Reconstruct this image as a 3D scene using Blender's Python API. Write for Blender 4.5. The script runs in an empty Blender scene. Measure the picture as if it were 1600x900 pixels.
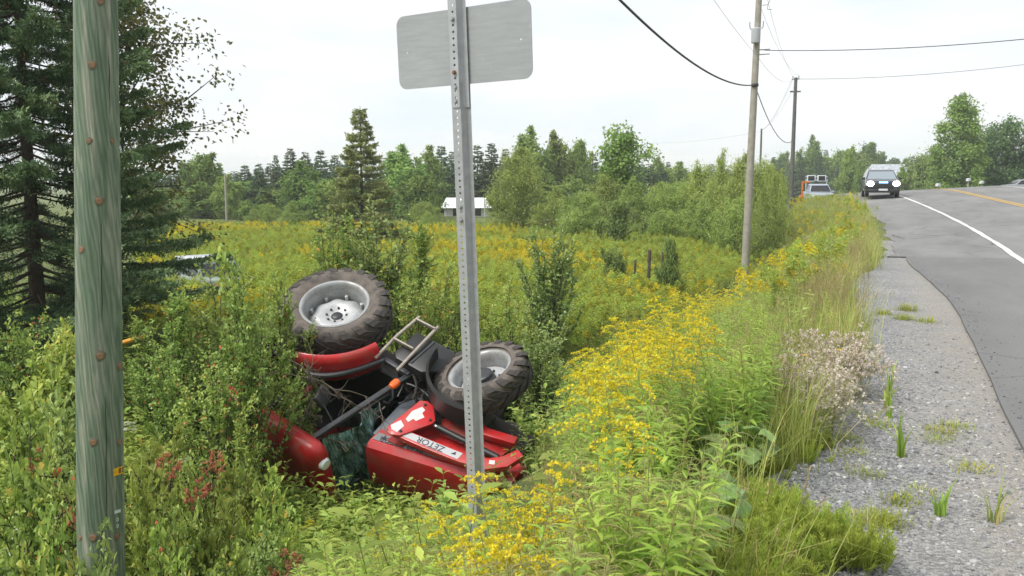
import bpy, bmesh, math, random
import numpy as np
from mathutils import Matrix, Vector, Euler
R_ = math.radians
rng = np.random.default_rng(11)
random.seed(11)
SC = bpy.context.scene
COL = SC.collection

# ------------------------------------------------------------------ camera
F_PX, HORIZON = 1333.0, 285.0
EYE = np.array([0.0, 0.0, 1.65])
TH = math.atan((450 - HORIZON) / F_PX)
PSI = math.atan(605 / F_PX * math.cos(TH))
FW = np.array([-math.sin(PSI) * math.cos(TH), math.cos(PSI) * math.cos(TH), -math.sin(TH)])
RT = np.array([math.cos(PSI), math.sin(PSI), 0.0])
UP = np.cross(RT, FW)
cam_d = bpy.data.cameras.new('camera')
cam_d.sensor_width = 36.0
cam_d.lens = 36.0 * F_PX / 1600.0
cam_d.clip_start, cam_d.clip_end = 0.05, 3000
cam_d.dof.use_dof = True
cam_d.dof.focus_distance = 8.5
cam_d.dof.aperture_fstop = 9.0
cam = bpy.data.objects.new('camera', cam_d)
COL.objects.link(cam)
cam.location = EYE
cam.rotation_euler = (math.pi / 2 - TH, 0, PSI)
SC.camera = cam

# ------------------------------------------------------------------ sky and sun
SUN_EL, SUN_AZ = R_(52), R_(215)          # azimuth of the sun measured from +Y clockwise
W = bpy.data.worlds.new('World'); SC.world = W; W.use_nodes = True
nt = W.node_tree; nt.nodes.clear()
def N(t, **kw):
    n = nt.nodes.new(t)
    for k, v in kw.items(): setattr(n, k, v)
    return n
out = N('ShaderNodeOutputWorld')
sky = N('ShaderNodeTexSky', sky_type='NISHITA', sun_disc=False)
sky.sun_elevation, sky.sun_rotation = SUN_EL, SUN_AZ
sky.air_density, sky.dust_density = 1.0, 2.0
bg_sky = N('ShaderNodeBackground'); bg_sky.inputs[1].default_value = 0.06
nt.links.new(sky.outputs[0], bg_sky.inputs[0])
tc = N('ShaderNodeTexCoord')
mp = N('ShaderNodeMapping'); mp.inputs['Scale'].default_value = (2.2, 2.2, 11.0)
nz = N('ShaderNodeTexNoise'); nz.inputs['Scale'].default_value = 1.6; nz.inputs['Detail'].default_value = 5
nz.inputs['Roughness'].default_value = 0.55; nz.inputs['Distortion'].default_value = 0.4
rp = N('ShaderNodeValToRGB')
rp.color_ramp.elements[0].position, rp.color_ramp.elements[0].color = 0.32, (0.366, 0.400, 0.424, 1)
rp.color_ramp.elements[1].position, rp.color_ramp.elements[1].color = 0.58, (0.432, 0.433, 0.438, 1)
bg_cl = N('ShaderNodeBackground'); bg_cl.inputs[1].default_value = 1.0
mx = N('ShaderNodeMixShader'); mx.inputs[0].default_value = 0.93
nt.links.new(tc.outputs['Generated'], mp.inputs[0]); nt.links.new(mp.outputs[0], nz.inputs[0])
nt.links.new(nz.outputs[0], rp.inputs[0]); nt.links.new(rp.outputs[0], bg_cl.inputs[0])
nt.links.new(bg_sky.outputs[0], mx.inputs[1]); nt.links.new(bg_cl.outputs[0], mx.inputs[2])
nt.links.new(mx.outputs[0], out.inputs[0])
sd = bpy.data.lights.new('sun', 'SUN'); sd.energy = 1.5; sd.angle = R_(30); sd.color = (1.0, 0.97, 0.92)
sun = bpy.data.objects.new('sun', sd); COL.objects.link(sun)
sun.rotation_euler = (math.pi / 2 - SUN_EL, 0, -SUN_AZ + math.pi)
sv = Vector((math.sin(SUN_AZ) * math.cos(SUN_EL), math.cos(SUN_AZ) * math.cos(SUN_EL), math.sin(SUN_EL)))
sun.rotation_euler = sv.to_track_quat('Z', 'Y').to_euler()
vs = SC.view_settings
SC.display_settings.display_device = 'sRGB'
vs.view_transform = 'Standard'; vs.look = 'None'; vs.gamma = 1.0; vs.use_curve_mapping = False
vs.exposure = 1.35
SC.cycles.max_bounces = 6; SC.cycles.diffuse_bounces = 4; SC.cycles.glossy_bounces = 2
SC.cycles.transmission_bounces = 4; SC.cycles.transparent_max_bounces = 6
SC.cycles.caustics_reflective = False; SC.cycles.caustics_refractive = False
SC.cycles.use_denoising = True; SC.cycles.denoiser = 'OPENIMAGEDENOISE'; SC.cycles.denoising_input_passes = 'RGB_ALBEDO_NORMAL'; SC.cycles.denoising_prefilter = 'ACCURATE'

# ------------------------------------------------------------------ pixel helpers (1600x900 photograph pixels -> rays)
def ray(u, v):
    u = np.asarray(u, float); v = np.asarray(v, float)
    return FW + RT * ((u - 800) / F_PX)[..., None] - UP * ((v - 450) / F_PX)[..., None]
def atd(u, v, d): return EYE + ray(u, v) * d
def smooth(a, b, x):
    t = np.clip((np.asarray(x, float) - a) / (b - a), 0, 1); return t * t * (3 - 2 * t)
def xc(y):
    y = np.asarray(y, float); t = np.clip(y - 22, 0, None)
    return np.where(y < 78, -0.00166 * t * t, -0.00166 * 56 ** 2 - 2 * 0.00166 * 56 * (y - 78))
def zw(y):
    y = np.asarray(y, float)
    a = 0.80 * (np.clip(y - 15, 0, 45) / 45) ** 2
    t = np.clip(y - 60, 0, 40)
    b = 0.0356 * t - 0.0024 * t * t
    c = -0.15 * np.clip(y - 100, 0, 12)
    return a + b + c
def bank(y): return 0.06 * smooth(10, 42, y)
def road_z(s, y): return zw(y) + bank(y) * (np.clip(s, -1, 11) - 2.4)
DT = np.array([0, .5, 1.5, 4.9, 6.2, 8.4, 12, 400]); DD = np.array([0, .10, .55, 2.72, 2.86, 2.45, 2.3, 2.3])
def hash2(x, y, f):
    return (np.sin(x * f * 1.3 + 1.7 * np.sin(y * f * .7)) + np.sin(y * f * 1.1 + 2.1 * np.sin(x * f * .9 + 1))) * .5
def ground(x, y):
    x = np.asarray(x, float); y = np.asarray(y, float)
    s = x - xc(y)
    t = np.clip(-0.3 - s, 0, None)
    dep = np.interp(t, DT, DD)
    k = 0.62 * smooth(46, 66, y) * (1 - smooth(9, 22, t))
    base = road_z(np.clip(s, -0.3, 11), y)
    w = smooth(0, 8, t)
    far = smooth(130, 260, np.hypot(x, y))
    zl = base * (1 - w) - dep * (1 - k) + 0.10 * hash2(x, y, 1.1) * smooth(.6, 3, t) - far * 1.0
    zr = base - 0.04 * (s > 0.75) + np.clip(s - 11, 0, 14) * 0.055 * smooth(20, 60, y) - 0.25 * smooth(10.5, 12, s) * (1 - smooth(12, 15, s))
    return np.where(s < -0.3, zl, zr)
TS = np.geomspace(1.5, 400, 700)
def hit(u, v, h=0.0):
    """point of the ground below which a thing of height h, whose top is seen at pixel u, v, stands"""
    u = np.atleast_1d(np.asarray(u, float)); v = np.atleast_1d(np.asarray(v, float)); h = np.broadcast_to(np.asarray(h, float), u.shape)
    r = ray(u, v); res = np.full((len(u), 3), np.nan)
    P = EYE + r[:, None, :] * TS[None, :, None]
    f = P[..., 2] - ground(P[..., 0], P[..., 1]) - h[:, None]
    below = f < 0
    ok = below.any(1); i = np.clip(below.argmax(1), 1, None)
    j = np.arange(len(u)); f0, f1 = f[j, i - 1], f[j, i]
    t = TS[i - 1] + (TS[i] - TS[i - 1]) * np.clip(f0 / np.where(f0 - f1 == 0, 1, f0 - f1), 0, 1)
    p = EYE + r * t[:, None]
    res = np.stack([p[:, 0], p[:, 1], ground(p[:, 0], p[:, 1])], 1); res[~ok] = np.nan
    return res
def stand(u, d):
    """ground point in the vertical plane of image column u at camera depth d"""
    r = ray(np.float64(u), np.float64(HORIZON)); p = EYE + r * d
    return Vector((p[0], p[1], float(ground(p[0], p[1]))))
def px(d): return d / F_PX

# ------------------------------------------------------------------ materials
MATS = {}
def newmat(name):
    m = bpy.data.materials.new(name); m.use_nodes = True
    t = m.node_tree; b = t.nodes['Principled BSDF']; MATS[name] = m
    return m, t, b
def col4(c): return (c[0], c[1], c[2], 1)
def solid(name, c, rough=.5, metal=0, spec=.5, noise=0, nscale=8, c2=None, bump=0, bscale=60, emit=None, estr=0, coat=0):
    m, t, b = newmat(name)
    b.inputs['Roughness'].default_value = rough; b.inputs['Metallic'].default_value = metal
    b.inputs['Specular IOR Level'].default_value = spec; b.inputs['Base Color'].default_value = col4(c)
    b.inputs['Coat Weight'].default_value = coat
    tcn = t.nodes.new('ShaderNodeTexCoord')
    if noise:
        nzn = t.nodes.new('ShaderNodeTexNoise'); nzn.inputs['Scale'].default_value = nscale; nzn.inputs['Detail'].default_value = 6
        r = t.nodes.new('ShaderNodeValToRGB'); r.color_ramp.elements[0].position = .5 - noise; r.color_ramp.elements[1].position = .5 + noise
        r.color_ramp.elements[0].color = col4(c2 or [k * .6 for k in c]); r.color_ramp.elements[1].color = col4(c)
        t.links.new(tcn.outputs['Object'], nzn.inputs[0]); t.links.new(nzn.outputs[0], r.inputs[0]); t.links.new(r.outputs[0], b.inputs['Base Color'])
    if bump:
        n2 = t.nodes.new('ShaderNodeTexNoise'); n2.inputs['Scale'].default_value = bscale; n2.inputs['Detail'].default_value = 4
        bp = t.nodes.new('ShaderNodeBump'); bp.inputs['Strength'].default_value = bump; bp.inputs['Distance'].default_value = .01
        t.links.new(tcn.outputs['Object'], n2.inputs[0]); t.links.new(n2.outputs[0], bp.inputs['Height']); t.links.new(bp.outputs[0], b.inputs['Normal'])
    if emit:
        b.inputs['Emission Color'].default_value = col4(emit); b.inputs['Emission Strength'].default_value = estr
    return m
def leafmat(name, cols, trans=.42, rough=.5, spec=.35, vary=.18, gain=2.3):
    """cols: list of (position, colour) over the per-leaf value stored in the mesh"""
    m, t, b = newmat(name)
    a = t.nodes.new('ShaderNodeAttribute'); a.attribute_name = 'var'
    r = t.nodes.new('ShaderNodeValToRGB'); e = r.color_ramp.elements
    while len(e) < len(cols): e.new(.5)
    for k, (p, c) in enumerate(cols): e[k].position = p; e[k].color = col4([min(q * gain * w_, .86) for q, w_ in zip(c, (1.14 if gain > 1.5 else 1.0, 1.0, 1.0))])
    oi = t.nodes.new('ShaderNodeObjectInfo')
    mr = t.nodes.new('ShaderNodeMapRange'); mr.inputs[3].default_value = 1 - vary; mr.inputs[4].default_value = 1 + vary
    hs = t.nodes.new('ShaderNodeHueSaturation')
    mh = t.nodes.new('ShaderNodeMapRange'); mh.inputs[3].default_value = .5 - vary * .07; mh.inputs[4].default_value = .5 + vary * .07
    ml = t.nodes.new('ShaderNodeMath'); ml.operation = 'MULTIPLY'; ml.inputs[1].default_value = 7.31
    fr = t.nodes.new('ShaderNodeMath'); fr.operation = 'FRACT'
    L = t.links.new
    L(a.outputs['Fac'], r.inputs[0]); L(oi.outputs['Random'], mr.inputs[0]); L(oi.outputs['Random'], ml.inputs[0]); L(ml.outputs[0], fr.inputs[0]); L(fr.outputs[0], mh.inputs[0])
    L(r.outputs[0], hs.inputs['Color']); L(mr.outputs[0], hs.inputs['Value']); L(mh.outputs[0], hs.inputs['Hue'])
    L(hs.outputs[0], b.inputs['Base Color'])
    b.inputs['Roughness'].default_value = rough; b.inputs['Specular IOR Level'].default_value = spec
    if trans:
        tr = t.nodes.new('ShaderNodeBsdfTranslucent'); L(hs.outputs[0], tr.inputs[0])
        ms = t.nodes.new('ShaderNodeMixShader'); ms.inputs[0].default_value = min(.5, trans * 1.2)
        o = t.nodes['Material Output']; L(b.outputs[0], ms.inputs[1]); L(tr.outputs[0], ms.inputs[2]); L(ms.outputs[0], o.inputs[0])
    return m

# ------------------------------------------------------------------ mesh helpers
LEAFY = ('crown', 'foliage', 'flower_plume', 'flower_heads', 'flower_umbel', 'cones')
class MB:
    """collects shapes into one mesh"""
    def __init__(s): s.v = []; s.f = []; s.mi = []; s.n = 0
    def add(s, v, f, mi=0):
        v = np.asarray(v, float).reshape(-1, 3); s.v.append(v)
        for q in f: s.f.append([i + s.n for i in q]); s.mi.append(mi)
        s.n += len(v); return s
    def box(s, c, d, rot=None, mi=0, taper=1.0):
        x, y, z = d[0] / 2, d[1] / 2, d[2] / 2
        v = np.array([[-x, -y, -z], [x, -y, -z], [x, y, -z], [-x, y, -z], [-x * taper, -y * taper, z], [x * taper, -y * taper, z], [x * taper, y * taper, z], [-x * taper, y * taper, z]])
        if rot is not None: v = v @ np.array(rot.to_matrix() if hasattr(rot, 'to_matrix') else rot).T
        return s.add(v + np.asarray(c, float), [(0, 3, 2, 1), (4, 5, 6, 7), (0, 1, 5, 4), (1, 2, 6, 5), (2, 3, 7, 6), (3, 0, 4, 7)], mi)
    def tube(s, pts, r, n=8, cap=True, mi=0):
        pts = np.asarray(pts, float); m = len(pts); r = np.broadcast_to(np.asarray(r, float), (m,))
        tg = np.gradient(pts, axis=0); tg /= np.linalg.norm(tg, axis=1)[:, None] + 1e-12
        ref = np.array([0, 0, 1.0]) if abs(tg[0][2]) < .9 else np.array([1.0, 0, 0])
        vs_ = []
        a = np.linspace(0, 2 * np.pi, n, endpoint=False)
        u = np.cross(tg[0], ref); u /= np.linalg.norm(u)
        for k in range(m):
            u = u - tg[k] * (u @ tg[k]); u /= np.linalg.norm(u) + 1e-12; w = np.cross(tg[k], u)
            vs_.append(pts[k] + r[k] * (np.cos(a)[:, None] * u + np.sin(a)[:, None] * w))
        f = [(k * n + i, k * n + (i + 1) % n, (k + 1) * n + (i + 1) % n, (k + 1) * n + i) for k in range(m - 1) for i in range(n)]
        if cap: f += [tuple(range(n))[::-1], tuple((m - 1) * n + i for i in range(n))]
        return s.add(np.concatenate(vs_), f, mi)
    def lathe(s, prof, n=48, axis='y', c=(0, 0, 0), a0=0, a1=2 * np.pi, wav=None, mi=0):
        """prof: list of (radius, along)"""
        full = abs(a1 - a0 - 2 * np.pi) < 1e-6
        a = np.linspace(a0, a1, n, endpoint=not full)
        vs_ = []
        for k, (r, h) in enumerate(prof):
            rr = r * (1 + (wav[k] if wav else 0) * np.cos(8 * a))
            p = np.stack([rr * np.cos(a), np.full(n, h), rr * np.sin(a)], 1) if axis == 'y' else np.stack([rr * np.cos(a), rr * np.sin(a), np.full(n, h)], 1)
            vs_.append(p + np.asarray(c, float))
        f = []
        for k in range(len(prof) - 1):
            for i in range(n if full else n - 1):
                j = (i + 1) % n; f.append((k * n + i, (k + 1) * n + i, (k + 1) * n + j, k * n + j))
        return s.add(np.concatenate(vs_), f, mi)
    def prism(s, poly, axis, lo, hi, mi=0):
        """polygon in the two other axes, extruded between lo and hi on axis (0, 1 or 2)"""
        n = len(poly); v = []
        for h in (lo, hi):
            for a, b in poly:
                q = [a, b]; q.insert(axis, h); v.append(q)
        f = [tuple(range(n)), tuple(range(2 * n - 1, n - 1, -1))] + [(i, n + i, n + (i + 1) % n, (i + 1) % n) for i in range(n)]
        return s.add(v, f, mi)
    def mesh(s, name, mats, smooth_=False, bevel=0, autosm=None):
        me = bpy.data.meshes.new(name)
        me.from_pydata(np.concatenate(s.v).tolist(), [], s.f)
        for m in (mats if isinstance(mats, (list, tuple)) else [mats]): me.materials.append(m)
        me.polygons.foreach_set('material_index', s.mi)
        bm = bmesh.new(); bm.from_mesh(me)
        bmesh.ops.recalc_face_normals(bm, faces=bm.faces)
        if bevel:
            es = [e for e in bm.edges if len(e.link_faces) == 2 and e.calc_face_angle(0) > .5]
            bmesh.ops.bevel(bm, geom=es, offset=bevel, segments=2, affect='EDGES', profile=.5, clamp_overlap=True)
        bm.to_mesh(me); bm.free()
        if smooth_:
            me.polygons.foreach_set('use_smooth', [True] * len(me.polygons))
            if autosm: me.set_sharp_from_angle(angle=autosm)
        me.update(); return me
    def build(s, name, mats, parent=None, smooth_=False, bevel=0, autosm=R_(38)):
        return link(name, s.mesh(name, mats, smooth_ or bool(bevel), bevel, autosm), parent)
def link(name, data, parent=None, loc=None):
    o = bpy.data.objects.new(name, data); COL.objects.link(o)
    if parent is not None: o.parent = parent
    if loc is not None: o.location = loc
    if name in LEAFY and parent is not None: o['kind'] = 'stuff'
    return o
def tag(o, label=None, cat=None, group=None, kind=None):
    if label: o['label'] = label
    if cat: o['category'] = cat
    if group: o['group'] = group
    if kind: o['kind'] = kind
    return o
def thing(name, label, cat, loc=(0, 0, 0), rz=0, group=None):
    o = bpy.data.objects.new(name, None); COL.objects.link(o); o.location = loc; o.rotation_euler = (0, 0, rz)
    o.empty_display_size = .1
    return tag(o, label, cat, group)
def copy_tree(o, parent=None):
    c = o.copy(); COL.objects.link(c); c.parent = parent
    for ch in o.children: copy_tree(ch, c)
    return c
def fast_mesh(name, v, t, mats, var=None, mi=None, smooth_=False):
    """triangle mesh straight from arrays, with a per-vertex value 'var'"""
    me = bpy.data.meshes.new(name); n, m = len(v), len(t)
    me.vertices.add(n); me.vertices.foreach_set('co', np.ascontiguousarray(v, np.float32).ravel())
    me.loops.add(m * 3); me.loops.foreach_set('vertex_index', np.ascontiguousarray(t, np.int32).ravel())
    me.polygons.add(m); me.polygons.foreach_set('loop_start', np.arange(0, m * 3, 3, dtype=np.int32))
    for q in (mats if isinstance(mats, (list, tuple)) else [mats]): me.materials.append(q)
    if mi is not None: me.polygons.foreach_set('material_index', np.asarray(mi, np.int32))
    if smooth_: me.polygons.foreach_set('use_smooth', np.ones(m, bool))
    if var is not None:
        at = me.attributes.new('var', 'FLOAT', 'POINT'); at.data.foreach_set('value', np.asarray(var, np.float32))
    me.update(calc_edges=True); return me
def join(parts):
    """parts: list of (v, t, var) -> one"""
    V, T, A, n = [], [], [], 0
    for v, t, a in parts:
        V.append(v); T.append(t + n); A.append(a); n += len(v)
    return np.concatenate(V), np.concatenate(T), np.concatenate(A)
def joinm(parts):
    V, T, A, M, n = [], [], [], [], 0
    for (v, t, a), m in parts:
        V.append(v); T.append(t + n); A.append(a); M.append(np.full(len(t), m)); n += len(v)
    return np.concatenate(V), np.concatenate(T), np.concatenate(A), np.concatenate(M)
def unit(a): return a / (np.linalg.norm(a, axis=-1, keepdims=True) + 1e-9)
def rvec(n): return unit(rng.normal(size=(n, 3)))
def leaves(P, D, Nn, L, Wd, var, fold=.18, droop=.12, simple=False):
    """folded, drooping leaf blades: base P, direction D, normal Nn"""
    D = unit(D); S = unit(np.cross(D, Nn)); Nn = np.cross(S, D)
    L = np.broadcast_to(L, (len(P),))[:, None]; Wd = np.broadcast_to(Wd, (len(P),))[:, None]
    n = len(P); i = np.arange(n)[:, None]
    l = P + D * L * .42 + S * Wd * .5 + Nn * Wd * fold; r = P + D * L * .42 - S * Wd * .5 + Nn * Wd * fold
    tip = P + D * L - Nn * L * droop
    if simple:
        v = np.stack([P, r, tip, l], 1).reshape(-1, 3)
        t = np.concatenate([i * 4 + [0, 1, 2], i * 4 + [0, 2, 3]], 1).reshape(-1, 3); k = 4
    else:
        l2 = P + D * L * .74 + S * Wd * .33 + Nn * (Wd * fold * .6 - L * droop * .5); r2 = P + D * L * .74 - S * Wd * .33 + Nn * (Wd * fold * .6 - L * droop * .5)
        m = P + D * L * .5
        v = np.stack([P, r, r2, tip, l2, l, m], 1).reshape(-1, 3)
        t = np.concatenate([i * 7 + q for q in ([0, 1, 6], [1, 2, 6], [2, 3, 6], [3, 4, 6], [4, 5, 6], [5, 0, 6])], 1).reshape(-1, 3); k = 7
    return v, t, np.repeat(np.broadcast_to(var, (n,)), k)
def blades(P, az, h, lean, wd, var, seg=4, curl=1.6):
    """grass blades: narrow strips that bend over"""
    n = len(P); h = np.broadcast_to(h, (n,)); lean = np.broadcast_to(lean, (n,)); wd = np.broadcast_to(wd, (n,))
    d = np.stack([np.cos(az), np.sin(az), 0 * az], 1); sd_ = np.stack([-np.sin(az), np.cos(az), 0 * az], 1)
    rows = []
    for k in range(seg + 1):
        q = k / seg; ang = lean * (q ** curl)
        c = P + d * (h * q * np.sin(ang))[:, None] + np.array([0, 0, 1.]) * (h * q * np.cos(ang))[:, None]
        w = (wd * (1 - q ** 1.5) * .5)[:, None]
        if k < seg: rows += [c - sd_ * w, c + sd_ * w]
        else: rows += [c]
    v = np.stack(rows, 1); kk = v.shape[1]; t = []
    for k in range(seg - 1):
        a = 2 * k; t += [[a, a + 1, a + 3], [a, a + 3, a + 2]]
    a = 2 * (seg - 1); t += [[a, a + 1, a + 2]]
    t = (np.arange(n)[:, None, None] * kk + np.array(t)[None]).reshape(-1, 3)
    return v.reshape(-1, 3), t, np.repeat(np.broadcast_to(var, (n,)), kk)
def sticks(A, B, ra, rb, var, n=4):
    """many straight tapering twigs between A and B"""
    A = np.asarray(A, float); B = np.asarray(B, float); m = len(A)
    D = unit(B - A); ref = np.where(np.abs(D[:, 2:3]) < .9, [[0, 0, 1.]], [[1., 0, 0]])
    U = unit(np.cross(D, ref)); Vv = np.cross(D, U); rows = []
    ra = np.broadcast_to(ra, (m,))[:, None]; rb = np.broadcast_to(rb, (m,))[:, None]
    for k in range(n):
        c, s_ = math.cos(2 * math.pi * k / n), math.sin(2 * math.pi * k / n)
        rows += [A + (U * c + Vv * s_) * ra, B + (U * c + Vv * s_) * rb]
    v = np.stack(rows, 1); t = []
    for k in range(n):
        a, b = 2 * k, 2 * ((k + 1) % n); t += [[a, b, b + 1], [a, b + 1, a + 1]]
    t = (np.arange(m)[:, None, None] * 2 * n + np.array(t)[None]).reshape(-1, 3)
    return v.reshape(-1, 3), t, np.repeat(np.broadcast_to(var, (m,)), 2 * n)
def text_mesh(body, size, mat, depth=.001):
    cu = bpy.data.curves.new('lettering', 'FONT'); cu.body = body; cu.size = size; cu.align_x = 'CENTER'; cu.align_y = 'CENTER'; cu.extrude = depth
    o = bpy.data.objects.new('lettering', cu); COL.objects.link(o)
    bpy.context.view_layer.update()
    me = bpy.data.meshes.new_from_object(o.evaluated_get(bpy.context.evaluated_depsgraph_get()))
    bpy.data.objects.remove(o); bpy.data.curves.remove(cu)
    me.materials.clear(); me.materials.append(mat); return me

# ------------------------------------------------------------------ ground, shoulder, road
def grid_mesh(name, rows, mat, smooth_=True):
    """rows: list of equally long point lists"""
    a = np.array(rows, float); m, n = a.shape[:2]
    i = np.arange(m - 1)[:, None] * n + np.arange(n - 1)[None]
    f = np.stack([i, i + 1, i + n + 1, i + n], -1).reshape(-1, 4)
    me = bpy.data.meshes.new(name); me.from_pydata(a.reshape(-1, 3).tolist(), [], f.tolist()); me.materials.append(mat)
    if smooth_: me.polygons.foreach_set('use_smooth', [True] * len(me.polygons))
    me.update(); return me
def noise_ramp(t, vec, scale, stops, detail=6, rough=.6, dist=0):
    n = t.nodes.new('ShaderNodeTexNoise'); n.inputs['Scale'].default_value = scale; n.inputs['Detail'].default_value = detail
    n.inputs['Roughness'].default_value = rough; n.inputs['Distortion'].default_value = dist
    if vec: t.links.new(vec, n.inputs[0])
    r = t.nodes.new('ShaderNodeValToRGB'); e = r.color_ramp.elements
    while len(e) < len(stops): e.new(.5)
    for k, (p, c) in enumerate(stops): e[k].position = p; e[k].color = col4(c)
    t.links.new(n.outputs[0], r.inputs[0]); return n, r
def mixc(t, fac, a, b, mode='MIX'):
    m = t.nodes.new('ShaderNodeMix'); m.data_type = 'RGBA'; m.blend_type = mode
    if hasattr(fac, 'links'): t.links.new(fac, m.inputs[0])
    else: m.inputs[0].default_value = fac
    for k, s_ in ((6, a), (7, b)):
        if hasattr(s_, 'links'): t.links.new(s_, m.inputs[k])
        else: m.inputs[k].default_value = col4(s_)
    return m.outputs[2]
def bumpn(t, b, h, strength=.5, dist=.01):
    bp = t.nodes.new('ShaderNodeBump'); bp.inputs['Strength'].default_value = strength; bp.inputs['Distance'].default_value = dist
    t.links.new(h, bp.inputs['Height']); t.links.new(bp.outputs[0], b.inputs['Normal'])

m_ground, t, b = newmat('meadow_soil')
tcn = t.nodes.new('ShaderNodeTexCoord'); o_ = tcn.outputs['Object']
_, r1 = noise_ramp(t, o_, .35, [(.3, (.10, .13, .03)), (.5, (.15, .19, .04)), (.7, (.20, .22, .05))], 8)
n2, r2 = noise_ramp(t, o_, 14, [(.35, (.45, .45, .45)), (.65, (1, 1, 1))], 6)
t.links.new(mixc(t, 1.0, r1.outputs[0], r2.outputs[0], 'MULTIPLY'), b.inputs['Base Color'])
b.inputs['Roughness'].default_value = .95; bumpn(t, b, n2.outputs[0], 1, .08)

m_gravel, t, b = newmat('grey_gravel')
tcn = t.nodes.new('ShaderNodeTexCoord'); o_ = tcn.outputs['Object']
vo = t.nodes.new('ShaderNodeTexVoronoi'); vo.inputs['Scale'].default_value = 75; t.links.new(o_, vo.inputs['Vector'])
vr = t.nodes.new('ShaderNodeValToRGB'); e = vr.color_ramp.elements; e.new(.5)
for k, (p, c) in enumerate([(.1, (.15, .155, .165)), (.5, (.27, .272, .28)), (.95, (.40, .40, .40))]): e[k].position = p; e[k].color = col4(c)
sp = t.nodes.new('ShaderNodeSeparateColor'); t.links.new(vo.outputs['Color'], sp.inputs[0]); t.links.new(sp.outputs[0], vr.inputs[0])
_, r2 = noise_ramp(t, o_, 1.1, [(.35, (.80, .80, .79)), (.65, (1.03, 1.01, .98))], 5)
sx_ = t.nodes.new('ShaderNodeSeparateXYZ'); t.links.new(o_, sx_.inputs[0])      # sand washed towards the asphalt edge
ns_ = t.nodes.new('ShaderNodeTexNoise'); ns_.inputs['Scale'].default_value = 2.3; ns_.inputs['Detail'].default_value = 7; t.links.new(o_, ns_.inputs[0])
ad = t.nodes.new('ShaderNodeMath'); ad.operation = 'MULTIPLY_ADD'; ad.inputs[1].default_value = 1.5; t.links.new(ns_.outputs[0], ad.inputs[0]); t.links.new(sx_.outputs[0], ad.inputs[2])
mr2 = t.nodes.new('ShaderNodeMapRange'); mr2.inputs[1].default_value = .75; mr2.inputs[2].default_value = 1.55; mr2.inputs[4].default_value = .75; t.links.new(ad.outputs[0], mr2.inputs[0])
_, sand = noise_ramp(t, o_, 160, [(.3, (.21, .185, .155)), (.7, (.40, .365, .31))], 3)
base_g = mixc(t, 1.0, vr.outputs[0], r2.outputs[0], 'MULTIPLY')
t.links.new(mixc(t, mr2.outputs[0], base_g, sand.outputs[0]), b.inputs['Base Color'])
b.inputs['Roughness'].default_value = .9; bumpn(t, b, vo.outputs['Distance'], .9, .012)

def asphalt(name, c, crack, blotch):
    m, t, b = newmat(name)
    tcn = t.nodes.new('ShaderNodeTexCoord'); o_ = tcn.outputs['Object']
    n1, r1 = noise_ramp(t, o_, 140, [(.3, [k * .72 for k in c]), (.7, [k * 1.2 for k in c])], 3)
    mpn = t.nodes.new('ShaderNodeMapping'); mpn.inputs['Scale'].default_value = (1.0, .28, 1); t.links.new(o_, mpn.inputs[0])
    _, r2 = noise_ramp(t, mpn.outputs[0], .9, [(.3, (1 - blotch,) * 3), (.7, (1 + blotch * .5,) * 3)], 6)
    colr = mixc(t, 1.0, r1.outputs[0], r2.outputs[0], 'MULTIPLY')
    wn = t.nodes.new('ShaderNodeTexNoise'); wn.inputs['Scale'].default_value = 1.3; wn.inputs['Detail'].default_value = 5; t.links.new(o_, wn.inputs[0])
    wv = mixc(t, .22, o_, wn.outputs['Color'], 'ADD')
    vo = t.nodes.new('ShaderNodeTexVoronoi'); vo.feature = 'DISTANCE_TO_EDGE'; vo.inputs['Scale'].default_value = .42
    t.links.new(wv, vo.inputs['Vector'])
    cr = t.nodes.new('ShaderNodeValToRGB'); e = cr.color_ramp.elements
    e[0].position, e[0].color = .004, (1, 1, 1, 1); e[1].position, e[1].color = .012, (0, 0, 0, 1)
    t.links.new(vo.outputs['Distance'], cr.inputs[0])
    _, gate = noise_ramp(t, o_, .33, [(.46, (0, 0, 0)), (.56, (crack,) * 3)], 3)
    cm = mixc(t, 1.0, cr.outputs[0], gate.outputs[0], 'MULTIPLY')
    t.links.new(mixc(t, cm, colr, (.035, .035, .037)), b.inputs['Base Color'])
    b.inputs['Roughness'].default_value = .85; b.inputs['Specular IOR Level'].default_value = .35
    bumpn(t, b, n1.outputs[0], .35, .004); return m
m_asph_old = asphalt('weathered_asphalt', (.205, .203, .199), .85, .26)
m_asph_new = asphalt('newer_asphalt', (.172, .170, .169), .25, .22)
def paint(name, c, under, lo=.40, hi=.5):
    m, t, b = newmat(name); tcn = t.nodes.new('ShaderNodeTexCoord')
    n, r = noise_ramp(t, tcn.outputs['Object'], 9, [(lo, under), (hi, c)], 8, .7)
    t.links.new(r.outputs[0], b.inputs['Base Color']); b.inputs['Roughness'].default_value = .7; return m
m_white_line = paint('white_road_paint', (.62, .61, .60), (.27, .265, .26), .36, .46)
m_yellow_line = paint('yellow_road_paint', (.60, .36, .05), (.30, .24, .14), .38, .48)

ys = np.concatenate([np.arange(-14, 2, 1.0), np.arange(2, 34, .4), np.geomspace(34, 120, 90)[1:], np.geomspace(120, 1500, 30)[1:]])
ss = np.concatenate([-np.geomspace(40, 1300, 26)[::-1], np.arange(-38, -14, 2.0), np.arange(-14, -.5, .35), np.array([-.5, -.3, 0, .4, .74, .76, 1.5, 3, 5, 8, 9.5, 10.5, 11.2, 12, 13, 15, 18, 22, 28, 40, 60, 100, 200, 400, 900])])
rows = []
for y in ys:
    x = ss + xc(y); rows.append(np.stack([x, np.full_like(x, y), ground(x, np.full_like(x, y))], 1))
tag(link('ground', grid_mesh('ground', rows, m_ground)), kind='structure')

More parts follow.
